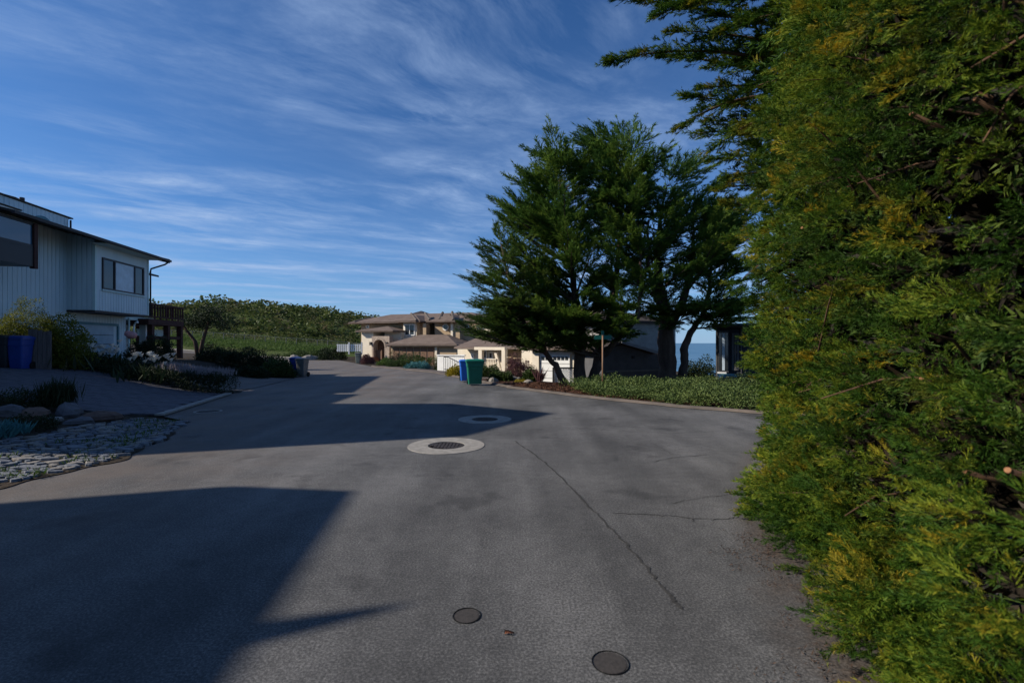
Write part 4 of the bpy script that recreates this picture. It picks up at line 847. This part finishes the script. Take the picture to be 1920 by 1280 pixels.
def winbox(par, px0, px1, py0, py1, Y, fm=None, mull=1, name='window'):
    fm = fm or M_white; o, e, h = span(px0, px1, py0, py1, Y); t_ = .10; m = MB(); wl = e.length
    lbox(m, o, 0, wl, -.08, -.002, 0, t_); lbox(m, o, 0, wl, -.08, -.002, h-t_, h); lbox(m, o, 0, t_, -.08, -.002, t_, h-t_); lbox(m, o, wl-t_, wl, -.08, -.002, t_, h-t_)
    for k in range(mull): xx = wl*(k+1)/(mull+1); lbox(m, o, xx-.04, xx+.04, -.07, -.002, t_, h-t_)
    w_ = m.build(name, fm, par); g = MB(); lbox(g, o, t_, wl-t_, -.03, -.004, t_, h-t_)
    g.build('pane', M_glass, w_); return w_
part('upper_wall', M_stuc, tan, (677, 756, 604, 652, 60, 8), (781, 797, 604, 652, 59.4, 6), (815, 847, 604, 652, 59.0, 6), (847, 862, 604, 652, 57.6, 7), (862, 905, 604, 652, 58.6, 7))
part('bay_wall', M_cream, tan, (756, 781, 604, 642, 58.4, 3)); part('chimney', M_stuc, tan, (793, 799, 606, 640, 57.9, .8)); part('round_pier', M_cream, tan, (845, 849, 604, 640, 57.4, .4))
hipr(672, 905, 605, 59.5, 9, 1.3, 3.8, .9).build('upper_roof', M_tile, tan)
for px0, px1, Y, rz_ in ((752, 785, 57.8, .95), (814, 850, 57.0, 1.0)): hipr(px0, px1, 604.5, Y, 7, rz_, None, .5, .02).build('roof_hip', M_tile, tan)
for q in (((664, 605, 58.6), (700, 597, 62)), ((781, 603, 57.1), (771, 590, 60)), ((806, 602, 57), (797, 589, 60)), ((824, 601, 57), (830, 588, 60)), ((850, 602, 56.5), (848, 587, 59)), ((890, 601, 58), (868, 589, 61))):
    rm = MB(); ridge(rm, [tp(*q[0])+Vector((0, 0, .12)), tp(*q[1])+Vector((0, 0, .12))], .16)
    rm.build('ridge_tiles', M_concd, tan)
# little lantern roof
hipr(777, 793, 588, 63, 1.2, .5, None, .2, -.1).build('lantern_roof', M_gut, tan)
part('entry_wall', M_cream, tan, (678, 700, 622, 682, 56.2, 4), (721, 752, 622, 682, 57.5, 3))
hipr(678, 735, 622, 56, 4.5, .75, None, .5).build('entry_roof', M_tile, tan)
# stone arch built as a wall with a real opening
yA = 55.4; oA, eA, hA = span(697, 730, 630, 682, yA); wA = eA.length; cx = wA*.41; hw = wA*.318; zs = hA*.615
out = [(cx+hw*math.cos(a), zs+hw*1.05*math.sin(a)) for a in np.linspace(0, math.pi, 13)]
m = MB(); m.box(0, cx-hw, 0, .7, -.6, zs); m.box(cx+hw, wA, 0, .7, -.6, zs)
for (xa, za), (xb, zb_) in zip(out, out[1:]): m.prism([(xa, 0, za), (xb, 0, zb_), (xb, 0, hA), (xa, 0, hA)], (0, .7, 0))
m.box(0, cx-hw, 0, .7, zs, hA); m.box(cx+hw, wA, 0, .7, zs, hA); archw = local(m, oA).build('stone_arch', M_rstone, tan)
for i in range(13):
    a = math.pi*(i+.08)/13; b = math.pi*(i+.92)/13; vs = MB()
    vs.prism([(cx+r*hw*math.cos(t_), -.05, zs+r*1.05*hw*math.sin(t_)) for r, t_ in ((1.02, a), (1.3, a), (1.3, b), (1.02, b))], (0, .12, 0)); local(vs, oA).build('arch_stone', M_rstone, archw)
part('archway_recess', M_brownw, tan, (701, 720, 633, 682, 57.2, .3)); part('entry_gate', M_brownw, archw, (704, 716, 656, 682, 55.9, .06))
for px in (694, 724): part('wall_lamp', M_blackw, archw, (px-1.6, px+1.6, 641, 647, 55.2, .2))
winbox(tan, 759, 778, 607.5, 629, 58.4, mull=1); winbox(tan, 686.5, 693, 609.5, 615, 60, mull=0); winbox(tan, 872, 880, 609, 616, 58.6, mull=1)
c = tp(836, 613, 59.0); m = MB(); m.tube([c, c-E2*.1], .42, 20); rw = m.build('round_window', M_white, tan); m = MB(); m.tube([c-E2*.08, c-E2*.12], .28, 20); m.build('pane', M_glass, rw)
part('garage_wall', M_stuc, tan, (733, 856, 647, 695, 54.0, 6)); part('garage_pier', M_cream, tan, (815.5, 819, 649, 695, 53.8, .2))
for k in range(6):
    x0 = 736+k*13; part('garage_door_leaf', M_brownw, tan, (x0+.6, x0+11.6, 651, 695, 53.93, .06))
hipr(736, 852, 648, 54, 5.2, 1.25, 2.8, .6).build('garage_roof', M_tile, tan)
part('gutter', M_concd, tan, (735, 854, 646.5, 649.2, 53.32, .1))
for k in range(4): part('step', mat('brick_step', (.22, .10, .065), .9, .2, noise=6), tan, (681, 694, 679-k*3.2, 690, 53+k*.4, 1.6))

# cream house with a porch and white garage, half behind the cypresses
por = thing('porch_house', 'cream house with open timber porch and white garage door under the cypresses', 'house', (0, 34, -1)); TO = Vector((0, 34, -1)); aim(33, 950)
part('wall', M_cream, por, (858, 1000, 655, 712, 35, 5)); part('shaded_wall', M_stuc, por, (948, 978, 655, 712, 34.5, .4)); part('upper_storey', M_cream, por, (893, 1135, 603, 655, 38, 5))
m = MB()
for k in range(26): o, e, _ = span(1040, 1135, 650-k*1.9, 650-k*1.9, 38); m.obox(o-E2*.05, e, E2*.045, (0, 0, .065))
stuff(m.build('clapboard', M_cream, por))
hipr(893, 1135, 604, 38, 5, 1.0, 2.2, .5).build('upper_roof', M_tile, por)
o, e, _ = span(856, 985, 654, 654, 34.0); m = MB(); m.prism([(0, -.3, 0), (0, 3.5, 1.0), (0, 3.5, 1.1), (0, -.3, .12)], (e.length, 0, 0)); local(m, o).build('porch_roof', M_tile, por)
part('fascia', M_white, por, (856, 893, 651.5, 654, 33.95, .08)); part('fascia', M_white, por, (946, 975, 652.5, 655, 33.95, .08))
part('porch_beam', M_cream, por, (889, 946, 650.5, 656, 33.0, .3))
for px in (900, 943.5): part('porch_post', M_cream, por, (px-3.2, px+3.2, 656.2, 712, 32.95, .28))
m = MB(); a, b = tp(926, 661, 33.3), tp(935, 694, 33.3); m.obox(a, E1*.2, E2*.15, b-a); m.build('brace', M_cream, por)
winbox(por, 904, 914, 657, 673, 35, mull=0); winbox(por, 916.5, 925, 659, 673, 35, mull=0); winbox(por, 884, 889, 663, 676, 35, mull=0); winbox(por, 953, 960, 664, 690, 34.5, M_stuc, 1)
rl = MB(); tb(rl, 903, 930, 672, 674, 33.2, .1); tb(rl, 903, 930, 690, 692, 33.2, .1); rl = rl.build('porch_railing', M_cream, por)
for k in range(9): part('baluster', M_cream, rl, (904+k*3, 905.3+k*3, 674, 690, 33.22, .06))
part('garage_wall', M_cream, por, (998, 1085, 650, 726, 31.3, 4), (978, 998, 655, 712, 32, 3))
part('garage_pier', M_cream, por, (998, 1010, 657, 724, 31.0, .28))
gdr = part('garage_door', M_white, por, (1012, 1068, 664, 726, 31.15, .14))
for k in range(7): part('door_pane', M_glass, gdr, (1015+k*7.4, 1020.6+k*7.4, 668.5, 675, 31.13, .019))
for k in range(3): part('panel_joint', M_bgrey, gdr, (1012, 1068, 681+k*14, 681.7+k*14, 31.135, .014))
part('garage_trim', M_white, por, (1009, 1072, 659, 663.5, 31.1, .18)); part('porch_downpipe', M_white, por, (949.5, 951.5, 655, 704, 34.4, .06))
hipr(1003, 1085, 657, 31, 4, .9, None, .4).build('garage_roof', M_tile, por)

# white board fence, iron railing, lattice gate
def along(o, a, b, n): return [Vector(a).lerp(Vector(b), (i+.5)/n)-Vector(o) for i in range(n)]
wf = thing('white_fence', 'white board fence between the tan house and the cream porch', 'fence', G(-3.5, 34)); TO = wf.location; aim(30, 845)
for k in range(14): part('board', M_white, wf, (820+k*3.6, 823.4+k*3.6, 667+(.0 if k < 9 else -2), 699, 33.8, .05))
part('cap_rail', M_white, wf, (819, 871, 665, 666.8, 33.7, .16))
ir = thing('iron_railing', 'black iron railing sloping down in front of the white fence', 'railing', G(-3.5, 30)); TO = ir.location; aim(0, 850)
m = MB(); m.tube([tp(832, 669, 29.4), tp(840, 669, 29.4), tp(868, 683, 27)], .025, 6); m.tube([tp(833, 692, 29.4), tp(840, 692, 29.4), tp(868, 704, 27)], .02, 6); m.build('rail', M_blackw, ir)
for k in range(12):
    u = k/11; a = tp(832+36*u, 669+14*max(0, u-.2)/.8, 29.4-2.4*u); b = tp(832+36*u, 697+10*u, 29.4-2.4*u); m = MB(); m.tube([a, b], .014, 5); m.build('bar', M_blackw, ir)
lt = thing('lattice_fence', 'white diagonal lattice panel with dark gate frame before the white garage door', 'fence', G(2.4, 24.5)); TO = lt.location; aim(0, 1050)
m = MB(); a, b = tp(1040, 724, 24.5), tp(1078, 690, 24.5)
for k in range(-8, 14):
    for s in (1, -1):
        x0 = a.x+k*.13; z0, z1 = a.z, b.z; dx = (z1-z0)*s
        p, q = Vector((x0, a.y, z0)), Vector((x0+dx, a.y+.02*s, z1))
        ts = [0, 1]
        for lim in (a.x, b.x):
            if abs(dx) > 1e-6: ts.append((lim-x0)/dx)
        ts = sorted(t_ for t_ in ts if 0 <= t_ <= 1)
        for u, v in zip(ts, ts[1:]):
            mm = p.lerp(q, (u+v)/2)
            if a.x <= mm.x <= b.x and v-u > .05: m.tube([p.lerp(q, u), p.lerp(q, v)], .022, 4)
stuff(m.build('lattice', M_white, lt)); part('gate_frame', M_blackw, lt, (1036, 1080, 688.5, 691, 24.45, .08), (1036, 1038.5, 691, 724, 24.45, .08))
part('gate_panel', mat('grey_panel', (.19, .19, .21), .8, .2, noise=8), lt, (1038.6, 1052, 692, 724, 24.6, .03))

# dark grey gabled house behind the trunks
gh = thing('grey_house', 'dark grey gabled house in deep shade behind the cypress trunks', 'house', (7, 28, -.6)); TO = Vector((7, 28, -.6)); aim(-24, 1190)
m = MB(); pts = [tp(1128, 726, 27), tp(1262, 726, 27), tp(1262, 664, 27), tp(1226, 664, 27), tp(1166, 646, 27), tp(1128, 658, 27)]; m.prism(pts, E2*4.5); m.build('wall', M_dgrey, gh)
m = MB()
for (pa, pb_) in (((1166, 644, 26.4), (1232, 664, 26.4)), ((1166, 644, 26.4), (1118, 659, 26.4))):
    a, b = tp(*pa), tp(*pb_); m.obox(a, b-a, E2*5.2, (0, 0, .12))
m.build('roof', M_roofc, gh)
m = MB(); a, b = tp(1166, 643.5, 26.35), tp(1233, 663.5, 26.35); m.obox(a, b-a, E2*.045, (0, 0, .16)); m.build('bargeboard', mat('grey_board', (.26, .27, .29), .8, .2), gh)
part('upper_wall', mat('grey_clapboard', (.40, .39, .37), .85, .2), gh, (1136, 1266, 606, 662, 33, 5)); m = MB()
for k in range(24): o, e, _ = span(1136, 1266, 660-k*2.3, 660-k*2.3, 33); m.obox(o-E2*.05, e, E2*.045, (0, 0, .062))
stuff(m.build('clapboard', MATS['grey_clapboard'], gh))
part('base_board', M_bgrey, gh, (1136, 1262, 693, 696, 26.95, .045)); part('porch_light', M_blackw, gh, (1186, 1190, 667, 672, 26.9, .1))
hipr(1130, 1268, 606, 33, 5, .9, None, .4).build('upper_roof', M_roofc, gh)

# slate blue house at the edge of the hedge
sh = thing('blue_house', 'dark slate-blue house with tall bay window beside the hedge, sea behind', 'house', (10.6, 24, -.4)); TO = Vector((10.6, 24, -.4)); aim(24, 1345)
part('wall', M_dblue, sh, (1342, 1530, 613, 730, 24.2, 5)); part('roof', M_roofc, sh, (1335, 1540, 606.5, 613, 23.6, 6)); part('fascia', M_tealtrim, sh, (1334, 1541, 605, 608, 23.5, .09))
for k in range(2): part('corner_board', M_dgrey, sh, (1342.5+k*46, 1345+k*46, 614, 712, 24.12, .075))
bw = part('bay_window', M_dgrey, sh, (1347, 1366, 620, 697, 24.0, .19))
for k in range(3): part('pane', M_blind if k == 1 else M_glass, bw, (1348+k*6, 1353+k*6, 624, 694, 23.96, .039))
part('window_sill', M_white, sh, (1345, 1362, 697.5, 700, 23.9, .29)); winbox(sh, 1372, 1386, 624, 694, 24.2, M_dgrey, 1)
part('planter_box', M_tealtrim, sh, (1345, 1400, 702, 720, 22.9, .6)); part('meter_box', M_white, sh, (1346, 1354, 704, 711, 22.7, .18))

# ------------------------------------------------------------------ street sign
b = P(1130, 722, 18.0); sg = thing('street_sign', 'green street-name blades on a rusty post at the corner', 'street sign', G(b.x, b.y)); hgt = CAMH-(625-HZ)*18/F-sg.location.z
m = MB(); m.tube([(0, 0, -.1), (0, 0, hgt-.08)], .032, 10); m.build('post', M_steel, sg, True)
m = MB(); m.obox((-.31, -.006, hgt-.22), (.64, .03, 0), (0, .01, 0), (0, 0, .15)); m.build('sign_blade', M_sign, sg)
m = MB(); m.obox((-.10, -.28, hgt-.05), (.2, .56, 0), (.01, 0, 0), (0, 0, .15)); m.build('sign_blade', M_sign, sg)
m = MB(); m.box(-.03, .03, -.03, .03, hgt-.08, hgt-.045); m.build('bracket', M_bgrey, sg)

# ------------------------------------------------------------------ plants
def bush(name, label, cat, c, rad, n, m_, seed, protos=None, size=.5, up=.3, group=None, stem=True):
    rng = np.random.default_rng(seed); t = thing(name, label, cat, c, 0, group)
    q = rng.normal(size=(n, 3)); q /= np.linalg.norm(q, axis=1, keepdims=True); q = np.sign(q)*np.abs(q)**.85; r = .55+.45*rng.random(n)**.5
    p = q*r[:, None]*np.array(rad)*(1+.12*np.sin(q[:, :1]*5+seed)+.10*np.cos(q[:, 1:2]*7)); p[:, 2] = np.abs(p[:, 2])*1.0
    p[:, 2] = np.where(rng.random(n) < .3, p[:, 2]*rng.random(n), p[:, 2])
    sc = size*rng.uniform(.7, 1.3, n); scatter('foliage', protos or LB, p, rz_mats(n, rng), sc, m_, rng, t)
    if stem:
        m = MB()
        for k in range(4):
            a = rng.random()*6.28; m.tube([(0, 0, -.05), (rad[0]*.3*math.cos(a), rad[1]*.3*math.sin(a), rad[2]*.4), (rad[0]*.6*math.cos(a), rad[1]*.6*math.sin(a), rad[2]*.75)], [.04, .025, .01], 5)
        m.build('stem', M_twig, t)
    return t
# left garden
bush('hedge', 'sunlit yellow-green shrub hedge above the bins', 'hedge', G((48-960)*16.75/F, 16.75), (1.35, .8, 2.0), 1700, M_ybush, 1, LS, .27)
bush('shrub', 'yellow-green rounded shrub right of the fence boards', 'shrub', G((118-960)*17.2/F, 17.2), (.95, .7, 1.7), 380, M_ybush, 2, LB, .32)
for i, (px, Y, rad, sd_, lb) in enumerate(((190, 18.3, (.9, .4, .42), 3, 'dark leafy shrub under the calla lilies below the garage door'), (262, 18.3, (1.0, .5, .40), 4, 'dark leafy shrub under the right-hand calla lilies'), (120, 18.0, (.9, .4, .5), 5, 'dark low shrub beside the fence boards'))):
    bush('shrub', lb, 'shrub', G((px-960)*Y/F, Y), rad, 170, M_dbush, sd_, LB, .32)
bush('hedge', 'dark clipped box hedge beneath the timber deck', 'hedge', G((285-960)*23/F, 23), (1.1, .6, 1.15), 260, M_dbush, 6, LB, .30)
for i, (px0, px1, py, Y, n, lb) in enumerate(((140, 222, 656, 17.5, 34, 'white calla lilies blooming in front of the garage door'), (245, 320, 670, 17.3, 30, 'white calla lilies blooming left of the clipped lavender hedge'))):
    a = P((px0+px1)/2, py, Y); t = thing('calla_lily', lb, 'plant', G(a.x, Y)); rng = np.random.default_rng(70+i)
    lv = np.concatenate([blades(60, 5+i, .8, .05, .35, .5)]); fl = []
    scatter('leaves', [lv], np.array([[0, 0, 0]]), rz_mats(1, rng), np.array([1.]), M_dbush, rng, t)
    for k in range(n):
        x = rng.uniform(-1, 1)*(px1-px0)/2*Y/F; z = a.z+.10-t.location.z+rng.normal()*.11-.04*x*i; yy = rng.normal()*.15; m = MB()
        tl = rng.normal()*.3
        ring_ = [(x+tl*.05+.085*math.cos(q)*(1.25 if abs(q-1.5) < .9 else 1), yy-.03+.085*math.sin(q), z+.03*math.sin(q+1)) for q in np.linspace(0, 2*math.pi, 9)[:-1]]
        m.add([(x, yy, z-.12)]+ring_, [(0, 1+j, 1+(j+1) % 8) for j in range(8)]); fo = m.build('flower', M_petal, t)
        m = MB(); m.tube([(x, yy, z-.1), (x, yy-.01, z-.01)], .010, 5); m.build('spadix', M_spadix, fo)
# lavender hedge planter: dense low planting with pale spikes on top
lav = thing('lavender_hedge', 'clipped dark lavender hedge with pale flower spikes at the driveway mouth', 'hedge', G(-11.3, 17.2)); rng = np.random.default_rng(31)
n = 900; u = rng.random(n); px = -9.75-6.2*u; py = 16.75+1.15*u+rng.uniform(-.55, .55, n); zz = rng.random(n)**.6*(.66-.34*sstep(.35, .7, u))
p = np.stack([px, py, zg(px, py)+zz], -1)-np.array(lav.location); scatter('foliage', LS, p, rz_mats(n, rng), rng.uniform(.24, .42, n), M_dbush, rng, lav)
n = 300; u = rng.random(n); px = -9.75-2.6*u; py = 16.8+.5*u+rng.uniform(-.45, .45, n)
sp = blades(5, 3, .30, .010, .25, .05); p = np.stack([px, py, zg(px, py)+.62], -1)-np.array(lav.location); o = scatter('flower_spikes', [sp], p, rz_mats(n, rng), rng.uniform(.7, 1.2, n), M_lav, rng, lav); stuff(o)
# planter beds
lb_bed = stru(strip_obj('planting_bed', np.arange(16.45, 20, .2), lambda y: -19, lambda y: np.interp(y, [16.4, 17.4, 18.2, 20], [-9.75, -9.6, -12, -14]), 16, .03, M_soil))
# rock garden at the near left
def boulder(loc, s, m_, seed, label):
    rng = np.random.default_rng(seed); V = []; n1, n2 = 10, 7
    ph = rng.random(3)*6
    for i in range(n2):
        th = math.pi*(i+.5)/n2
        for j in range(n1):
            a = 2*math.pi*j/n1; r = 1+.16*math.sin(2*a+ph[0])*math.sin(th)+.12*math.sin(3*th+ph[1]+a)+rng.uniform(-.07, .07); V.append((s[0]*r*math.sin(th)*math.cos(a), s[1]*r*math.sin(th)*math.sin(a), s[2]*r*math.cos(th)))
    m = MB(); m.add(V, [(i*n1+j, (i+1)*n1+j, (i+1)*n1+(j+1) % n1, i*n1+(j+1) % n1) for i in range(n2-1) for j in range(n1)]+[tuple(range(n1)), tuple(range((n2-1)*n1, n2*n1))[::-1]])
    o = m.build('boulder', m_); o.location = loc; o.rotation_euler = (0, 0, rng.random()*6); return tag(o, label, 'rock')
for (px, py, Y, s, m_, sd_, lb) in ((128, 780, 10.3, (.34, .24, .22), M_bould, 1, 'grey-blue boulder beside the driveway edge in the rock garden'), (188, 790, 10.2, (.36, .22, .16), M_bouldr, 2, 'reddish flat boulder at the driveway corner'), (62, 795, 9.6, (.30, .22, .15), M_bouldr, 3, 'low reddish boulder behind the green mound plant'),
                                    (150, 806, 9.6, (.26, .2, .10), M_bould, 4, 'flat grey stone in front of the reddish boulder'), (15, 790, 9.4, (.34, .26, .16), M_bould, 5, 'dark grey boulder at the picture edge behind blue succulent'), (100, 806, 9.4, (.16, .12, .08), M_stone2, 6, 'small pale rock between the two larger boulders')):
    boulder(G((px-960)*Y/F, Y, .04), s, m_, sd_, lb)
bush('grass_clump', 'tall dark upright grass clump on the driveway corner', 'plant', G((105-960)*10.6/F, 10.6), (.22, .22, .30), 60, M_dbush, 21, [blades(16, 3, .6, .012, .3, .1)], .8, stem=False)
bush('shrub', 'dark low shrub in the rock garden at the picture edge', 'shrub', G((30-960)*10.2/F, 10.2), (.5, .4, .36), 90, M_dbush, 22, LS, .26)
bush('mound_plant', 'dark green cushion plant beside the blue succulent', 'plant', G((60-960)*8.7/F, 8.7), (.34, .28, .24), 120, M_dbush, 23, LS, .18, stem=False)
bush('succulent', 'teal-blue spiky succulent at the left picture edge', 'plant', G((8-960)*7.95/F, 7.95), (.22, .2, .16), 60, M_teal, 24, [blades(9, 8, .5, .035, .5, .06)], .42, stem=False)
# moss and weeds among the verge stones
rng = np.random.default_rng(91); n = 110; y = rng.uniform(4.6, 10.8, n); x = xl(y)-np.abs(rng.normal(size=n))*.5-.05
o = scatter('weeds', [blades(10, 4, .12, .008, .6, .06)], np.stack([x, y, zg(x, y)+.02], -1), rz_mats(n, rng), rng.uniform(.5, 1.1, n), M_grassb, rng); stuff(o)
# small tree in front of the green slope
st_b = G((372-960)*33/F, 33); smt = thing('small_tree', 'small dark forked tree standing before the green slope', 'tree', st_b)
for pl in ([(372, 662), (366, 640), (352, 622), (340, 608)], [(374, 662), (380, 640), (388, 615), (392, 600)]):
    m = MB(); pts = [P(a, b, 33)-st_b for a, b in pl]; pts[0].z = -.1; m.tube(pts, [.16, .12, .09, .05], 8); m.build('trunk', M_bark, smt, True)
rng = np.random.default_rng(14); ps = []
for (px, py, rx, rz_, n) in ((397, 592, 1.25, .62, 80), (352, 606, 1.0, .55, 55), (425, 607, .9, .38, 34), (378, 606, .9, .4, 40)):
    q = rng.normal(size=(n, 3)); q /= np.linalg.norm(q, axis=1, keepdims=True); ps.append(np.array(P(px, py, 33)-st_b)+q*np.array([rx, 1.0, rz_])*rng.random((n, 1))**.4)
ps = np.concatenate(ps); scatter('crown', LB, ps, rz_mats(len(ps), rng), rng.uniform(.30, .58, len(ps)), M_dbush, rng, smt)
# bushes along the left verge
for i, (px, Y, rad, m_, lb) in enumerate(((452, 27, (1.1, .8, 1.25), M_dbush, 'dark rounded bush left of the darker pair behind lavender hedge'), (496, 28, (1.2, .9, 1.1), M_dbush, 'dark spreading bush behind the yellow-green bush'), (521, 25.2, (.85, .7, .85), M_bush, 'green bush beside the shaded grey and blue bins'), (405, 29, (1.2, .8, .9), M_dbush, 'dark low bush below the small forked tree'), (470, 23.5, (.7, .5, .35), M_dbush, 'low dark plant at the neighbour driveway edge'))):
    bush('bush', lb, 'bush', G((px-960)*Y/F, Y), rad, 260, m_, 100+i, LB, .36, group='bushes along the left verge')
# neighbour garden right
yy = 29
bush('purple_shrub', 'purple-leaved rounded shrub before the cream porch', 'shrub', G(*P(972, 700, 27.5).xy), (.78, .7, 1.35), 320, M_purp, 41, LB, .26)
bush('golden_plant', 'low golden-yellow plant in the front bed', 'plant', G(*P(975, 716, 21.5).xy), (.26, .2, .16), 70, M_gold, 42, LS, .16, stem=False)
bush('flax_plant', 'spiky dark red flax plant by the white garage', 'plant', G(*P(1013, 722, 21.5).xy), (.12, .1, .08), 10, M_purp, 43, [blades(12, 9, .62, .018, .45, .05)], 1.0, stem=False)
for i, (px, py, Y, rad, m_, lb) in enumerate(((915, 700, 25.5, (.7, .4, .55), M_bush, 'green shrub right of the large green bin'), (940, 712, 22.5, (.5, .35, .32), M_bush, 'low green shrub among the front bed rocks'), (995, 712, 22.3, (.3, .3, .5), M_bush, 'upright green shrub beside the garage pier'), (855, 700, 26.5, (.5, .4, .42), M_gold, 'straw-coloured shrub at the foot of the iron railing'),
        (745, 680, 44, (1.3, .8, 1.2), M_dbush, 'dark shrub right of the stone archway'), (770, 680, 43, (1.3, .9, 1.35), M_bush, 'green shrub before the garage of the tan house'), (800, 685, 40, (1.3, .8, 1.3), M_bush, 'reddish green shrub left of the white fence'), (755, 686, 39, (1.2, .5, .55), M_bush, 'grey-green low shrub at the kerb before the tan house'), (785, 690, 36, (1.0, .6, .45), M_teal, 'blue-green agave-like plant at the kerb'),
        (725, 681, 43, (.9, .5, .45), M_grassb, 'bright green low plants at the foot of the stone arch'), (688, 672, 46, (.6, .5, .8), M_purp, 'brownish shrub by the brick steps'))):
    bush('shrub', lb, 'shrub', G(*P(px, py, Y).xy), rad, 170, m_, 200+i, LB, .34)
for i, (px, py, Y, s, lb) in enumerate(((958, 706, 23.0, .24, 'pale round rock below the purple shrub'), (972, 708, 22.5, .17, 'small pale rock next to a larger one in the front bed'), (925, 715, 21.5, .22, 'flat pale stone right of the green bin'), (990, 718, 21, .16, 'pale rock beside the golden plant'))):
    boulder(G(*P(px, py, Y).xy, .05), (s*1.3, s, s*.8), M_stone2, 60+i, lb)
# ground cover in front of the cypresses
rng = np.random.default_rng(51); n = 3400; y = rng.uniform(11.9, 19.0, n); x = xr(y)+.3+rng.random(n)*7.0
k = (x > 2.35+.33*np.sin(y*3)+.25*rng.normal(size=n)*.5) & (x < 13) & (x > -.62*(y-16.6)+2.0); x, y = x[k], y[k]
v = (x-xr(y)); hh = .34*sstep(0, .7, v)*(1+.25*np.sin(x*2.1+y)+.2*np.sin(y*3.3-x))
p = np.stack([x, y, zg(x, y)+hh*(.35+.65*rng.random(len(x)))], -1)
gc = stuff(scatter('ground_cover', LS, p, rz_mats(len(x), rng), rng.uniform(.26, .48, len(x)), M_ivy, rng)); gc['label'] = 'leafy green ground cover along the kerb below the cypresses'; gc['category'] = 'ground cover'
bush('bush', 'dark bush standing against the sea between trunk and blue house', 'bush', G(*P(1312, 700, 30).xy), (1.1, .8, 1.7), 260, M_dbush, 301, LB, .4)
bush('bush', 'dark shaded bush before the blue house at the hedge', 'bush', G(*P(1395, 720, 17).xy), (.9, .8, .55), 200, M_dbush, 302, LB, .34)
# bark chips
rng = np.random.default_rng(52); n = 1500; y = rng.uniform(13.6, 20.5, n); x = xr(y)+.35+rng.random(n)*4
stuff(scatter('bark_chips', [leafball(8, 5, .05, .016, .1, .05)], np.stack([x, y, zg(x, y)+.05], -1), rz_mats(n, rng), rng.uniform(.7, 1.3, n), mat('bark_chip', (.12, .058, .036), .95, .1, noise=15, col2=(.05, .026, .018)), rng))

# ------------------------------------------------------------------ hill, slope and far verge
rng = np.random.default_rng(61); n = 2700; y = 86+60*rng.random(n)**.9; x = -112+106*rng.random(n)
sz = .6+3.2*rng.random(n)**3
sz = np.where(y < 97, np.minimum(sz, 1.5), sz)
p = np.stack([x, y, zg(x, y)+.10*sz], -1)
HB = [leafball(62, s+80, .20, .085, .7, .8)*np.array([1.25, 1.25, .72]) for s in range(4)]
sc_ = stuff(scatter('hill_scrub', HB, p, rz_mats(n, rng), sz*1.1, M_scrub, rng)); sc_['label'] = 'low coastal scrub covering the hill beyond the road'; sc_['category'] = 'scrub'
rng = np.random.default_rng(62); n = 2200; y = 78.5+10*rng.random(n); x = -75+62*rng.random(n); ok = x > -300; p = np.stack([x, y, zg(x, y)+.08], -1)
k = x > xr(y)+1.3; p = p[k]; gs = stuff(scatter('slope_grass', [blades(22, 6, .5, .03, .6, .45)], p, rz_mats(len(p), rng), rng.uniform(.6, 1.2, len(p)), M_grassb, rng)); gs['label'] = 'rough green grass on the slope below the scrub'; gs['category'] = 'grass'
wfc = thing('wire_fence', 'thin pale-railed fence running across the green slope', 'fence', (-42, 84, zf(-42, 84)))
wl = [Vector((-62+1.15*i*1.6, 85.5-.0*i, 0)) for i in range(24)]; m = MB(); m2 = MB(); pr = None
for q in wl:
    g = G(q.x, q.y)-wfc.location; b = MB(); b.tube([g, g+Z1*1.25], .06, 5); b.build('post', M_bgrey, wfc)
    if pr is not None: m.tube([pr+Z1*1.22, g+Z1*1.22], .045, 4); m2.tube([pr+Z1*.8, g+Z1*.8], .015, 4); m2.tube([pr+Z1*.4, g+Z1*.4], .015, 4)
    pr = g
m.build('top_rail', M_bgrey, wfc); m2.build('wire', M_bgrey, wfc)
vf = thing('picket_fence', 'white slatted fence at the bend left of the tan house', 'fence', G(-16, 54)); TO = vf.location; aim(0, 655)
for k in range(13): part('slat', M_white, vf, (632+k*3.7, 634.6+k*3.7, 645, 659, 56, .04))
for px in (654, 678): part('post', M_white, vf, (px-1.2, px+1.2, 641.5, 664, 55.9, .12))
part('rail', M_white, vf, (631, 680, 646, 647.2, 56.05, .06), (631, 680, 656, 657.2, 56.05, .06))
for i, (px, Y, rad, m_, lb) in enumerate(((622, 60, (1.7, 1, 1.5), M_dbush, 'dark round bush on the far verge beside the slatted fence'), (600, 63, (1.4, 1, 1.2), M_bush, 'green bush on the far verge above the pale rock'), (560, 72, (2.2, 1, 1.0), M_bush, 'low green bush at the far road bend'))):
    x = (px-960)*Y/F; bush('bush', lb, 'bush', G(x, max(Y, 0)), rad, 200, m_, 400+i, LB, .55)
boulder(G(*P(583, 665, 60).xy, .1), (1.0, .6, .5), M_stone2, 71, 'pale boulder on the far verge at the bend')
boulder(G(*P(552, 664, 66).xy, .1), (.8, .5, .45), M_stone2, 72, 'small pale boulder further along the far verge')
